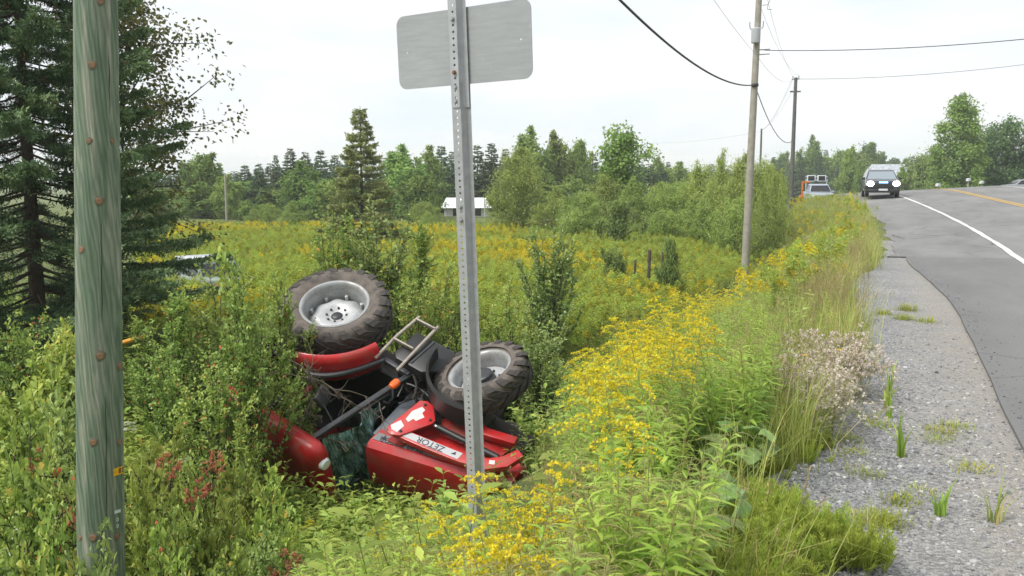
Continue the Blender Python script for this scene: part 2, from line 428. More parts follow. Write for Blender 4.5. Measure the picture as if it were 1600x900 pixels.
def strip(name, fs0, fs1, y0, y1, dz, mat, n_s=10, step=.35, skirt=0, kind=True, parent=None):
    yy = np.arange(y0, y1 + 1e-6, step); rows = []
    for y in yy:
        s = np.linspace(fs0(y), fs1(y), n_s); x = s + xc(y)
        z = road_z(s, np.full_like(s, y)) + dz
        p = np.stack([x, np.full_like(x, y), z], 1)
        if skirt:
            a = p[0].copy(); a[2] -= skirt; c = p[-1].copy(); c[2] -= skirt; p = np.concatenate([[a], p, [c]])
        rows.append(p)
    o = link(name, grid_mesh(name, rows, mat, False), parent)
    if kind: tag(o, kind='structure')
    return o
def wob(y, f, a, ph=0): return a * (math.sin(y * f + ph) + .6 * math.sin(y * f * 2.7 + 1.3 + ph) + .35 * math.sin(y * f * 6.1 + 2 * ph))
def gravel_edge(y): return -0.28 + wob(y, .9, .07) - .30 * math.exp(-((y - 4.7) / .5) ** 2) - .55 * math.exp(-((y - 15) / 2.0) ** 2)
strip('road_shoulder', gravel_edge, lambda y: .95, -4, 27, .006, m_gravel, 14, .2)
JOINT = 21.0
road = strip('road', lambda y: .78 + wob(y, .55, .010) - .55 * float(smooth(9, 21, y)) ** 1.6, lambda y: 10.6, -10, JOINT, .034, m_asph_new, 24, .3, .05)
far_road = strip('road', lambda y: -.12 + wob(y, .5, .10, 2) - .35 * float(smooth(30, 50, y)), lambda y: 10.7 + wob(y, .4, .05), JOINT - .15, 118, .030, m_asph_old, 24, .45, .05)
strip('edge_line', lambda y: 2.33 + wob(y, .8, .012), lambda y: 2.47 + wob(y, 1.1, .012), 4, 100, .0415, m_white_line, 3, .4, 0, False, road)
strip('edge_line', lambda y: 9.55, lambda y: 9.68, 4, 100, .0415, m_white_line, 3, .8, 0, False, road)
for off in (-.16, .06):
    strip('centre_line', lambda y: 6.0 + off, lambda y: 6.11 + off, 4, 100, .0415, m_yellow_line, 3, .6, 0, False, road)

# ------------------------------------------------------------------ scattering of uncountable plants and stones
def scatter(name, protos, P, rz, sc, idx, tilt=None):
    """one object: points carrying instances of the given meshes"""
    n = len(P); me = bpy.data.meshes.new(name); me.from_pydata(np.asarray(P).tolist(), [], [])
    rot = np.zeros((n, 3)); rot[:, 2] = rz
    if tilt is not None: rot[:, :2] = tilt
    a = me.attributes.new('rot', 'FLOAT_VECTOR', 'POINT'); a.data.foreach_set('vector', rot.astype(np.float32).ravel())
    a = me.attributes.new('scl', 'FLOAT', 'POINT'); a.data.foreach_set('value', np.asarray(sc, np.float32))
    a = me.attributes.new('pick', 'INT', 'POINT'); a.data.foreach_set('value', np.asarray(idx, np.int32))
    o = link(name, me)
    c = bpy.data.collections.new(name + '_kinds')
    for k, pm in enumerate(protos):
        c.objects.link(bpy.data.objects.new('kind_%02d' % k, pm))
    g = bpy.data.node_groups.new(name, 'GeometryNodeTree'); g.is_modifier = True
    g.interface.new_socket('Geometry', in_out='INPUT', socket_type='NodeSocketGeometry')
    g.interface.new_socket('Geometry', in_out='OUTPUT', socket_type='NodeSocketGeometry')
    gi = g.nodes.new('NodeGroupInput'); go = g.nodes.new('NodeGroupOutput')
    ip = g.nodes.new('GeometryNodeInstanceOnPoints'); ci = g.nodes.new('GeometryNodeCollectionInfo')
    ci.inputs['Collection'].default_value = c; ci.inputs['Separate Children'].default_value = True; ci.inputs['Reset Children'].default_value = True
    def attr(nm, ty):
        q = g.nodes.new('GeometryNodeInputNamedAttribute'); q.data_type = ty; q.inputs['Name'].default_value = nm; return q.outputs[0]
    e2r = g.nodes.new('FunctionNodeEulerToRotation')
    g.links.new(gi.outputs[0], ip.inputs['Points']); g.links.new(ci.outputs[0], ip.inputs['Instance']); ip.inputs['Pick Instance'].default_value = True
    g.links.new(attr('pick', 'INT'), ip.inputs['Instance Index']); g.links.new(attr('rot', 'FLOAT_VECTOR'), e2r.inputs[0])
    g.links.new(e2r.outputs[0], ip.inputs['Rotation']); g.links.new(attr('scl', 'FLOAT'), ip.inputs['Scale']); g.links.new(ip.outputs[0], go.inputs[0])
    o.modifiers.new('scatter', 'NODES').node_group = g
    return o
def inpoly(u, v, poly):
    u = np.asarray(u); v = np.asarray(v); r = np.zeros(u.shape, bool); n = len(poly)
    for i in range(n):
        x0, y0 = poly[i]; x1, y1 = poly[(i + 1) % n]
        c = ((y0 > v) != (y1 > v)) & (u < (x1 - x0) * (v - y0) / ((y1 - y0) if y1 != y0 else 1e-9) + x0); r ^= c
    return r
def samp(poly, n):
    p = np.array(poly, float); lo, hi = p.min(0), p.max(0); U, V = np.empty(0), np.empty(0)
    while len(U) < n:
        u = rng.uniform(lo[0], hi[0], n * 2); v = rng.uniform(lo[1], hi[1], n * 2); k = inpoly(u, v, poly)
        U = np.concatenate([U, u[k]]); V = np.concatenate([V, v[k]])
    return U[:n], V[:n]
def proj(P):
    d = np.asarray(P, float) - EYE; z = d @ FW
    return 800 + F_PX * (d @ RT) / z, 450 - F_PX * (d @ UP) / z, z

# ------------------------------------------------------------------ the overturned tractor (own axes: x forward, y left, z up)
m_red = solid('red_tractor_paint', (.62, .020, .026), .30, 0, .5, .28, 3, (.46, .012, .016), coat=.35)
m_redd = solid('dull_red_paint', (.52, .022, .024), .5, 0, .4, .3, 5, (.25, .010, .010))
def dusty(m, dust=(.20, .13, .095), amt=.62):
    t = m.node_tree; b = t.nodes['Principled BSDF']; l = b.inputs['Base Color'].links[0].from_socket; tcn = t.nodes.new('ShaderNodeTexCoord')
    _, r = noise_ramp(t, tcn.outputs['Object'], 3.3, [(.46, (0, 0, 0)), (.72, (amt,) * 3)], 10, .72)
    _, r2 = noise_ramp(t, tcn.outputs['Object'], 45, [(.60, (0, 0, 0)), (.68, (amt,) * 3)], 4, .6)
    f = mixc(t, 1.0, r.outputs[0], r2.outputs[0], 'SCREEN')
    t.links.new(mixc(t, f, l, dust), b.inputs['Base Color'])
    rr = t.nodes.new('ShaderNodeMapRange'); rr.inputs[3].default_value = .28; rr.inputs[4].default_value = .75; t.links.new(f, rr.inputs[0]); t.links.new(rr.outputs[0], b.inputs['Roughness'])
dusty(m_red); dusty(m_redd, amt=.8)
m_black = solid('black_plastic', (.022, .022, .024), .45, 0, .5, .3, 6, (.012, .012, .012))
m_dgrey = solid('dark_grey_plastic', (.055, .058, .065), .42, 0, .5, .25, 5)
m_cowl = solid('grey_cowl', (.115, .13, .15), .38, 0, .5)
m_cast = solid('dark_cast_iron', (.03, .03, .03), .6, .2, .4, .3, 12, (.055, .042, .03), .4, 30)
m_rim = solid('silver_rim_paint', (.40, .42, .43), .38, .25, .5, .25, 6, (.27, .275, .27))
m_disc = solid('pale_silver_disc', (.58, .60, .62), .36, .2, .5, .3, 4, (.38, .385, .38))
dusty(m_rim, (.17, .14, .115), .8); dusty(m_disc, (.22, .19, .16), .7)
m_hub = solid('charcoal_hub', (.028, .03, .034), .4)
m_steel = solid('bright_steel', (.55, .56, .58), .25, .9)
m_beige = solid('pale_step_metal', (.42, .375, .32), .55, .1, .4, .25, 14, (.26, .22, .18))
m_glass_int = solid('dark_cab_glass', (.012, .02, .02), .06, 0, .6)
m_orange = solid('amber_lens', (.75, .13, .015), .2, 0, .6)
m_lamp = solid('clear_lamp_lens', (.75, .78, .8), .12, 0, .6)
m_white = solid('white_sticker', (.72, .70, .68), .5, 0, .4, .2, 20, (.6, .52, .5))
m_stripe = solid('pale_grey_stripe', (.46, .465, .48), .4)
m_stripe2 = solid('mid_grey_stripe', (.235, .235, .245), .4)
m_ink = solid('dark_lettering', (.035, .035, .05), .5)
m_green = solid('green_sticker', (.03, .35, .22), .5)
# muddy rubber: brown dust on the flanks
m_tyre, t, b = newmat('dusty_rubber')
tcn = t.nodes.new('ShaderNodeTexCoord')
n_, r_ = noise_ramp(t, tcn.outputs['Object'], 6, [(.30, (.040, .036, .033)), (.46, (.105, .088, .075)), (.70, (.165, .138, .115))], 8, .65)
t.links.new(r_.outputs[0], b.inputs['Base Color']); b.inputs['Roughness'].default_value = .85; bumpn(t, b, n_.outputs[0], .4, .01)
m_lug = solid('worn_tread_rubber', (.085, .074, .066), .8, 0, .3, .3, 9, (.030, .028, .027))
# shattered windscreen: teal glass, cracks and bright highlights painted in as white streaks
m_shat, t, b = newmat('shattered_glass')
tcn = t.nodes.new('ShaderNodeTexCoord')
mpn = t.nodes.new('ShaderNodeMapping'); mpn.inputs['Scale'].default_value = (1, .30, 1.5); mpn.inputs['Rotation'].default_value = (.5, 0, 0); t.links.new(tcn.outputs['Object'], mpn.inputs[0])
mpn.inputs['Scale'].default_value = (1.2, .55, 3.2)
n_, r_ = noise_ramp(t, mpn.outputs[0], 7, [(.36, (.010, .022, .022)), (.48, (.07, .17, .165)), (.56, (.22, .42, .40)), (.66, (.74, .82, .81))], 12, .78, .6)
t.links.new(r_.outputs[0], b.inputs['Base Color'])
b.inputs['Roughness'].default_value = .15; b.inputs['Specular IOR Level'].default_value = .8; bumpn(t, b, n_.outputs[0], .6, .02)

TR = np.array([[0.9405, 0.2195, -0.2595], [-0.1153, -0.5121, -0.8511], [-0.3197, 0.8304, -0.4564]]); TT = np.array([-7.3273, 11.2619, -0.5077])
tr = thing('tractor', 'red farm tractor overturned in the ditch with its wheels in the air', 'tractor')
mw = Matrix.Identity(4)
for i in range(3):
    for j in range(3): mw[i][j] = TR[i, j]
    mw[i][3] = TT[i]
tr.matrix_world = mw

def make_wheel(name, Rout, width, rim_r, nl, lug_h, hubkind, loc, steer=0, side=1):
    """wheel lying in x-z, outer face towards +y (side=1)"""
    w = bpy.data.objects.new(name, None); COL.objects.link(w); w.parent = tr; w.location = loc; w.rotation_euler = (0, 0, steer + (0 if side > 0 else math.pi)); w.empty_display_size = .1
    rc = Rout - lug_h; h = width / 2
    prof = [(rim_r - .01, -h * .70), (rim_r + .05, -h * .86), (rc - .17, -h * 1.0), (rc - .07, -h * .98), (rc - .015, -h * .82), (rc, -h * .4), (rc, h * .4), (rc - .015, h * .82), (rc - .07, h * .98), (rc - .12, h * 1.01), (rc - .17, h * 1.0), (rim_r + .05, h * .86), (rim_r + .012, h * .78), (rim_r - .01, h * .70)]
    MB().lathe(prof, 72).build('tyre', m_tyre, w, True, autosm=R_(60))
    # one lug bar, curved over the shoulder, copied round the tyre
    def lug(sgn):
        st = [(.02, 0.0, rc - .01), (.40, .13, rc - .012), (.80, .265, rc - .025), (.97, .320, rc - .060), (1.0, .332, rc - .11)]
        hw = .058 / Rout * 1.25
        v = []
        for k, (q, an, rb) in enumerate(st):
            top = [Rout, Rout, Rout - .008, rc - .02, rc - .09][k]
            yb = q * h; yt = q * h * (1.0 if k < 3 else 1.055)
            wd = hw * (1 - .25 * q)
            for r0, y0, ww in ((rb, yb, wd * 1.15), (top, yt, wd)):
                for sg in (-1, 1):
                    a = an * 1.05 + sg * ww; v.append([r0 * math.cos(a), sgn * y0, r0 * math.sin(a)])
        f = []
        for k in range(len(st) - 1):
            a, c = 4 * k, 4 * k + 4
            f += [(a + 2, a + 3, c + 3, c + 2), (a, a + 2, c + 2, c), (a + 1, c + 1, c + 3, a + 3)]
        f += [(0, 1, 3, 2), (len(v) - 4, len(v) - 2, len(v) - 1, len(v) - 3)]
        return MB().add(v, f).mesh('tread_lug', m_lug)
    la, lb = lug(1), lug(-1)
    for k in range(nl):
        for me, off in ((la, 0), (lb, .5)):
            o = link('tread_lug', me, w); o.rotation_euler = (0, -2 * math.pi * (k + off) / nl, 0)
    # rim: rolled lip and barrel
    MB().lathe([(rim_r + .022, h * .76), (rim_r + .018, h * .82), (rim_r - .004, h * .83), (rim_r - .022, h * .78), (rim_r - .045, h * .62), (rim_r - .065, h * .2), (rim_r - .07, -h * .5), (rim_r - .02, -h * .78)], 64).build('rim', m_rim, w, True)
    if hubkind == 'rear':
        d = MB().lathe([(.0, -h * .32), (.10, -h * .32), (.125, -h * .28), (.17, -h * .16), (.24, -h * .06), (.30, -h * .12), (.36, -h * .30), (rim_r - .085, -h * .46), (rim_r - .069, -h * .6)], 64, wav=[0, 0, 0, .01, .03, .045, .06, .05, .0])
        d.build('wheel_disc', m_disc, w, True, autosm=R_(50))
        hb = MB().lathe([(0, -h * .22), (.06, -h * .22), (.075, -h * .26), (.09, -h * .34)], 24); hb.build('hub', m_hub, w, True)
        for k in range(8):
            a = k * math.pi / 4 + .2
            MB().lathe([(0, -h * .13), (.016, -h * .13), (.018, -h * .26)], 6, c=(.145 * math.cos(a), 0, .145 * math.sin(a))).build('wheel_bolt', m_hub, w)
            MB().box(((rim_r - .085) * math.cos(a + .19), -h * .28, (rim_r - .085) * math.sin(a + .19)), (.05, .09, .05), Euler((0, -a - .19, 0))).build('rim_lug', m_disc, w, bevel=.008)
    else:
        MB().lathe([(.10, -h * .35), (.2, -h * .35), (.26, -h * .32), (rim_r - .09, -h * .36), (rim_r - .069, -h * .48)], 56).build('wheel_disc', m_disc, w, True)
        MB().lathe([(0, h * .38), (.125, h * .38), (.14, h * .32), (.14, h * .05), (.165, h * .0), (.165, -h * .34), (.12, -h * .4)], 40).build('hub', m_hub, w, True)
        for k in range(8):
            a = k * math.pi / 4
            MB().lathe([(0, -h * .2), (.015, -h * .2), (.018, -h * .36)], 6, c=(.215 * math.cos(a), 0, .215 * math.sin(a))).build('wheel_bolt', m_hub, w)
    return w
make_wheel('rear_wheel', .81, .45, .485, 21, .045, 'rear', (0, .80, .84))
make_wheel('rear_wheel', .81, .45, .485, 21, .045, 'rear', (0, -.80, .84), 0, -1)
make_wheel('front_wheel', .665, .36, .42, 18, .04, 'front', (2.55, .84, .66), R_(22))
make_wheel('front_wheel', .665, .36, .42, 18, .04, 'front', (2.55, -.84, .66), R_(22), -1)

# drive line and engine
MB().box((.55, 0, .86), (1.9, .46, .56)).box((-.25, 0, .95), (.7, .62, .62)).build('transmission', m_cast, tr, bevel=.04)
MB().box((2.15, 0, 1.05), (1.25, .50, .75)).box((2.0, 0, .6), (1.1, .40, .22)).build('engine', m_cast, tr, bevel=.03)
MB().tube([(0, -.62, .84), (0, .62, .84)], .15, 16).build('rear_axle', m_cast, tr, True)
ax = MB().tube([(2.55, -.7, .66), (2.55, -.2, .58), (2.55, .2, .58), (2.55, .7, .66)], [.085, .11, .11, .085], 12)
ax.box((2.55, 0, .62), (.4, .3, .3)).build('front_axle', m_cast, tr)
MB().box((2.95, 0, .78), (.9, .34, .3)).build('front_support', m_cast, tr, bevel=.03)
for sy in (-1, 1): MB().tube([(2.4, .2 * sy, .55), (2.38, .62 * sy, .6)], .03, 8).build('steering_cylinder', m_steel, tr, True)
# fuel tank with grooves and strap
ft = MB().prism([(1.22, .46), (1.22, .95), (1.32, 1.03), (1.78, 1.03), (1.98, .88), (1.98, .55), (1.9, .46)], 1, .36, .80).build('fuel_tank', m_black, tr, bevel=.03)
MB().box((1.56, .805, .74), (.03, .02, .5)).build('tank_strap', m_dgrey, ft)
MB().box((1.78, .60, .45), (.03, .42, .02)).build('tank_strap', m_dgrey, ft)
# hoses and small machinery between tank, cowl and wheel
hr = random.Random(5)
for k in range(16):
    a = np.array([1.5 + hr.random() * .7, .35 + hr.random() * .35, .95 + hr.random() * .25]); c = np.array([1.6 + hr.random() * .75, .38 + hr.random() * .32, 1.15 + hr.random() * .3])
    m_ = (a + c) / 2 + np.array([hr.uniform(-.15, .15), hr.uniform(.0, .16), hr.uniform(-.12, .12)])
    q = np.linspace(0, 1, 9)[:, None]
    MB().tube((1 - q) ** 2 * a + 2 * q * (1 - q) * m_ + q * q * c, .011 + .006 * hr.random(), 6).build('hose', m_black if k % 4 else m_cast, tr, True)
# access steps: two rails, two grooved treads
for x0, x1 in ((1.10, 1.10), (1.45, 1.50)):
    MB().tube([(x0, .86, .26), (x1 * .995, .86, .74), (x1, .80, 1.2)], .024, 8).build('step_rail', m_beige, tr, True)
for z in (.30, .78):
    for k, (dy, dz_) in enumerate(((0, 0), (.03, .018), (.06, .03), (.09, .038))):
        MB().box((1.285, .80 + dy, z + dz_), (.36, .022, .026)).build('step_tread', m_beige, tr, bevel=.005)

# cab
roof_prof = []
def rounded(x0, x1, hy, r, n=7):
    p = []
    for cx, cy, a0 in ((x1 - r, hy - r, 0), (x0 + r, hy - r, 90), (x0 + r, -hy + r, 180), (x1 - r, -hy + r, 270)):
        for k in range(n): a = R_(a0 + 90 * k / (n - 1)); p.append((cx + r * math.cos(a), cy + r * math.sin(a)))
    return p
layers = [(2.62, .03), (2.66, -.01), (2.73, -.035), (2.80, -.02), (2.86, .03), (2.90, .12), (2.91, .3)]
V, Fc = [], []
base = rounded(-.45, 1.60, .75, .16)
nb = len(base)
for z, ins in layers:
    for x, y in rounded(-.45 + ins, 1.60 - ins, .75 - ins, max(.05, .16 - ins * .3)): V.append((x, y, z))
for k in range(len(layers) - 1):
    for i in range(nb): Fc.append((k * nb + i, k * nb + (i + 1) % nb, (k + 1) * nb + (i + 1) % nb, (k + 1) * nb + i))
Fc += [tuple(range(nb))[::-1], tuple((len(layers) - 1) * nb + i for i in range(nb))]
rf = MB().add(V, Fc).build('cab_roof', m_redd, tr, True, autosm=R_(50))
for sy in (.52, -.52):
    o = MB().lathe([(0, .05), (.07, .045), (.085, .0), (.06, -.06)], 20, axis='z').build('roof_lamp', m_lamp, rf, True)
    o.location = (1.62, sy, 2.75); o.rotation_euler = (0, math.pi / 2, 0)
def bar(name, a, c, wx, wy, mat=m_dgrey, parent=tr, bev=.012):
    a, c = Vector(a), Vector(c); d = c - a; L = d.length
    q = d.to_track_quat('Z', 'X')
    o = MB().box((0, 0, L / 2), (wx, wy, L)).build(name, mat, parent, bevel=bev); o.location = a; o.rotation_mode = 'QUATERNION'; o.rotation_quaternion = q; return o
for sy in (1, -1):
    bar('front_pillar', (1.59, .64 * sy, 1.04), (1.32, .67 * sy, 2.64), .075, .07)
    bar('middle_pillar', (.52, .70 * sy, 1.84), (.50, .68 * sy, 2.64), .06, .06, m_black)
    bar('rear_pillar', (-.55, .66 * sy, 1.7), (-.5, .66 * sy, 2.64), .08, .07, m_black)
    bar('cab_sill', (1.14, .68 * sy, 1.07), (1.60, .66 * sy, 1.08), .07, .09, m_dgrey)
    q = np.linspace(0, 1, 9)
    pts = [(.48 + .68 * s, .72 * sy, 1.88 - .10 * s - .68 * s ** 2.2) for s in q]
    MB().tube(pts, .038, 8).build('door_frame', m_dgrey, tr, True)
    # fender over the rear wheel: outer skin, flat top and cheek
    A = np.linspace(R_(14), R_(76), 22); v = []
    for a in A:
        for (y, r) in ((.50, 1.05), (.62, 1.10), (.86, 1.105), (.965, 1.085), (.985, 1.03)):
            v.append((r * math.cos(a) + .03, sy * y, .84 + r * math.sin(a)))
    f = [(k * 5 + i, k * 5 + i + 1, k * 5 + i + 6, k * 5 + i + 5) for k in range(21) for i in range(4)]
    MB().add(v, f).build('rear_fender', m_red, tr, True, autosm=R_(70))
    # inner cab side below the windows
    MB().prism([(-.55, 1.1), (-.55, 1.75), (.36, 1.88), (.9, 1.5), (1.1, 1.1)], 1, .50 * sy, .52 * sy).build('cab_side', m_black, tr)
MB().box((.45, 0, 1.12), (2.1, 1.02, .06)).build('cab_floor', m_black, tr)
MB().prism([(-.62, 1.15), (-.55, 1.15), (-.48, 2.64), (-.54, 2.64)], 1, -.64, .64).build('rear_window', m_glass_int, tr)
MB().prism([(1.30, 2.66), (-.42, 2.66), (-.42, 2.60), (1.30, 2.60)], 1, -.66, .66).build('roof_lining', m_black, tr)
MB().box((.1, 0, 1.35), (.5, .5, .14)).box((-.16, 0, 1.7), (.14, .48, .62)).build('seat', m_black, tr, bevel=.04)
st = MB(); a = np.linspace(0, 2 * np.pi, 25)
st.tube(np.stack([.93 + .06 * np.cos(a), .2 * np.sin(a), 1.78 + .19 * np.cos(a)], 1), .016, 6)
st.tube([(.93, 0, 1.78), (1.15, 0, 1.45)], .03, 8); st.box((.93, 0, 1.78), (.03, .36, .04)); st.build('steering_wheel', m_black, tr, True)
MB().box((1.35, 0, 1.5), (.35, .62, .55)).build('dashboard', m_black, tr, bevel=.04)
MB().box((.62, .60, 2.12), (.04, .10, .3)).build('cab_console', m_redd, tr, bevel=.02)
# windscreen: lower sheet whole, upper part crazed and sagging
def wscreen(y, z, dx=0): return (1.60 - (z - 1.08) / 1.56 * .28 + dx + .03, y, z)
MB().add([wscreen(.60, 1.22), wscreen(-.60, 1.22), wscreen(-.60, 1.62), wscreen(.60, 1.80)], [(0, 1, 2, 3)]).build('windscreen', m_glass_int, tr)
rows = []; cr_ = np.random.default_rng(4)
for i, z in enumerate(np.linspace(1.66, 2.52, 16)):
    row = []
    for j, y in enumerate(np.linspace(.58, -.58, 18)):
        fold = .07 * math.sin(y * 9 + z * 13) + .05 * math.sin(z * 21 - y * 5) + cr_.normal() * .012
        row.append(wscreen(y, z - (.16 if i == 0 else 0) * (y < .2) * 0, .09 * math.sin(math.pi * i / 15) + fold * (.25 + min(i, 15 - i) / 7)))
    rows.append(row)
link('shattered_windscreen', grid_mesh('shattered_windscreen', rows, m_shat, False), tr)
MB().box((1.58, .5, 1.45), (.01, .035, .07)).build('sticker', m_green, tr)
MB().box((1.57, .46, 1.60), (.01, .02, .05)).build('sticker', m_white, tr)
# mirror and turn signal
mr_ = bar('mirror_arm', (1.38, .68, 2.3), (1.10, .82, 2.20), .02, .02, m_black)
MB().box((1.05, .84, 2.14), (.07, .22, .26), Euler((.2, .3, .5))).build('mirror', m_dgrey, tr, bevel=.03)
MB().tube([(1.62, .64, 1.62), (1.74, .72, 1.66), (1.78, .80, 1.60), (1.70, .86, 1.50)], .013, 6).build('signal_stalk', m_black, tr, True)
o = MB().lathe([(0, .06), (.045, .055), (.06, .02), (.06, -.03), (.045, -.05), (0, -.05)], 18, axis='z').build('turn_signal', m_orange, tr, True)
o.location = (1.68, .86, 1.44); o.scale = (1, .8, 1.35)

# cowl and bonnet
MB().prism([(1.66, 1.15), (2.02, 1.10), (2.08, 1.40), (1.92, 1.96), (1.72, 1.99)], 1, -.43, .43).build('cowl', m_cowl, tr, bevel=.02)
def hood_top(x): return 2.13 - (x - 1.64) * .275 - max(0, x - 3.0) * .18
secs = []
for x in (1.64, 1.8, 2.1, 2.5, 2.9, 3.2, 3.42, 3.52):
    zt = hood_top(x); sh = 1 - .10 * smooth(2.9, 3.6, x)
    zl = max(1.45 - (x - 1.64) * .12, 1.1)
    half = [(.405, zl), (.43, zt - .26), (.435, zt - .12), (.425, zt - .04), (.375, zt + .045), (.30, zt + .065), (.15, zt + .075)]
    half = [(y * sh, z) for y, z in half]
    secs.append([(x, y, z) for y, z in half] + [(x, 0, zt + .078)] + [(x, -y, z) for y, z in half[::-1]])
n = len(secs[0]); V = [p for s in secs for p in s]; Fc = [(k * n + i, k * n + i + 1, (k + 1) * n + i + 1, (k + 1) * n + i) for k in range(len(secs) - 1) for i in range(n - 1)]
Fc += [tuple(range(n)), tuple((len(secs) - 1) * n + i for i in range(n))]
hood = MB().add(V, Fc).build('bonnet', m_red, tr, True, autosm=R_(22)); hood.location.x = .13
def hood_side(x, f):
    zt = hood_top(x); return (x, .4385 * (1 - .10 * float(smooth(2.9, 3.6, x))), zt - .04 - .10 * f)
V = []; xs_ = np.linspace(1.66, 2.68, 9)
for x in xs_:
    w_ = 1 - (x - 1.66) / 1.02 * .55
    V += [hood_side(x, .2), hood_side(x, .2 + w_ * 1.3)]
MB().add(V, [(2 * k, 2 * k + 1, 2 * k + 3, 2 * k + 2) for k in range(8)]).build('bonnet_stripe', m_stripe2, hood)
def lettering(body, size, mat, c, slope, parent, dy=.0):
    """writing on the left flank: reads from the front backwards"""
    o = link('lettering', text_mesh(body, size, mat), parent)
    d = Vector((-math.cos(slope), 0, math.sin(slope))); u = Vector((math.sin(slope), 0, math.cos(slope))); n_ = d.cross(u)
    m4 = Matrix.Identity(4)
    for i in range(3): m4[i][0] = d[i]; m4[i][1] = u[i]; m4[i][2] = n_[i]; m4[i][3] = c[i]
    o.matrix_local = m4; return o
sl = math.atan(.275)
c = hood_side(2.04, .66); lettering('8540 ZETOR', .115, m_ink, (c[0], c[1] + .003, c[2]), sl, hood)
c = hood_side(1.79, .8)
MB().prism([(c[0] - .05, c[2] + .03), (c[0] + .05, c[2] + .015), (c[0] - .01, c[2] - .05)], 1, c[1] + .001, c[1] + .004).build('emblem', m_ink, hood)
MB().prism([(3.3, 1.0), (3.5, 1.05), (3.53, 1.6), (3.3, 1.72)], 1, -.36, .36).build('grille', m_black, tr, bevel=.02)
MB().box((2.5, 0, 1.32), (1.7, .74, .3)).build('bonnet_base', m_black, tr)

# front loader frame
for sy in (1, -1):
    yp = .66 * sy
    pl = MB().prism([(1.93, 1.45), (2.02, 1.40), (2.14, 1.42), (2.32, 1.60), (2.31, 1.67), (2.10, 2.05), (2.0, 2.10), (1.90, 2.08), (1.88, 2.02)], 1, yp - .015, yp + .015).build('loader_bracket', m_red, tr, bevel=.006)
    MB().prism([(1.93, 1.45), (2.14, 1.42), (2.32, 1.60), (2.10, 2.05), (1.90, 2.08)], 1, (.44) * sy, (.47) * sy).build('loader_bracket', m_redd, tr)
    # stickers and bolts on the bracket
    for poly in ([(1.95, 2.03), (1.90, 1.99), (1.95, 1.85), (2.05, 1.90), (2.04, 2.03)], [(1.99, 1.80), (1.97, 1.65), (2.03, 1.52), (2.1, 1.54), (2.10, 1.60), (2.17, 1.64), (2.12, 1.75), (2.07, 1.74), (2.05, 1.82)]):
        MB().prism(poly, 1, yp + .0165 * sy, yp + .0195 * sy).build('sticker', m_white, pl)
    for bx, bz in ((2.04, 1.47), (2.26, 1.63), (2.07, 1.99)):
        MB().lathe([(0, .03), (.02, .03), (.022, 0)], 8, c=(bx, yp, bz)).build('bracket_bolt', m_black, pl)
    path = [(1.98, 2.00), (2.45, 1.93), (2.93, 1.845), (3.26, 1.74), (3.42, 1.58), (3.50, 1.36)]
    wv_ = [.13, .15, .155, .17, .17, .13]
    V = []
    for (x, z), w_ in zip(path, wv_):
        k = path.index((x, z)); a_ = path[max(k - 1, 0)]; b_ = path[min(k + 1, len(path) - 1)]
        dx, dz_ = b_[0] - a_[0], b_[1] - a_[1]; L = math.hypot(dx, dz_); nx, nz_ = -dz_ / L, dx / L
        for y in (.555 * sy, .645 * sy):
            V += [(x + nx * w_ / 2, y, z + nz_ * w_ / 2), (x - nx * w_ / 2, y, z - nz_ * w_ / 2)]
    f = []
    for k in range(len(path) - 1):
        a_, c_ = 4 * k, 4 * k + 4
        f += [(a_, a_ + 1, c_ + 1, c_), (a_ + 2, c_ + 2, c_ + 3, a_ + 3), (a_, c_, c_ + 2, a_ + 2), (a_ + 1, a_ + 3, c_ + 3, c_ + 1)]
    f += [(0, 2, 3, 1), (len(V) - 4, len(V) - 3, len(V) - 1, len(V) - 2)]
    arm = MB().add(V, f).build('loader_arm', m_red, tr, bevel=.008)
    if sy > 0:
        ys_ = .6475
        MB().add([(2.12, ys_, 2.02), (2.12, ys_, 1.925), (2.92, ys_, 1.79), (2.92, ys_, 1.90)], [(0, 1, 2, 3)]).build('arm_stripe', m_stripe, arm)
        s2 = math.atan(.155)
        lettering('ZETOR', .125, m_ink, (2.50, ys_ + .003, 1.912), s2, arm)
        MB().prism([(2.80, 1.88), (2.86, 1.865), (2.84, 1.82)], 1, ys_ + .001, ys_ + .004).build('emblem', m_ink, arm)
        MB().box((3.30, .648, 1.69), (.07, .004, .06), Euler((0, .5, 0))).build('sticker', m_white, arm)
    MB().tube([(2.30, .60 * sy, 1.62), (2.36, .60 * sy, 1.62)], .028, 10).build('cylinder_rod', m_steel, tr, True)
    MB().tube([(2.36, .60 * sy, 1.62), (3.30, .60 * sy, 1.56)], .042, 14).build('lift_cylinder', m_black, tr, True)
    MB().prism([(2.25, 1.40), (2.4, 1.62), (3.25, 1.50), (3.3, 1.2), (2.6, 1.15)], 1, .46 * sy, .485 * sy).build('loader_subframe', m_redd, tr, bevel=.005)
    MB().box((3.1, .60 * sy, 1.30), (.5, .10, .12), Euler((0, .25, 0))).build('loader_brace', m_redd, tr, bevel=.01)
    # mudguard of the front wheel
    A = np.linspace(R_(62), R_(178), 14); v = []
    for a in A:
        for (y, r) in ((.66, .70), (.70, .75), (1.02, .75), (1.06, .71)): v.append((2.55 + r * math.cos(a), sy * y, .66 + r * math.sin(a)))
    MB().add(v, [(k * 4 + i, k * 4 + i + 1, k * 4 + i + 5, k * 4 + i + 4) for k in range(13) for i in range(3)]).build('front_mudguard', m_black, tr, True)
MB().tube([(3.30, -.6, 1.62), (3.30, .6, 1.62)], .06, 14).build('loader_crossbar', m_redd, tr, True)

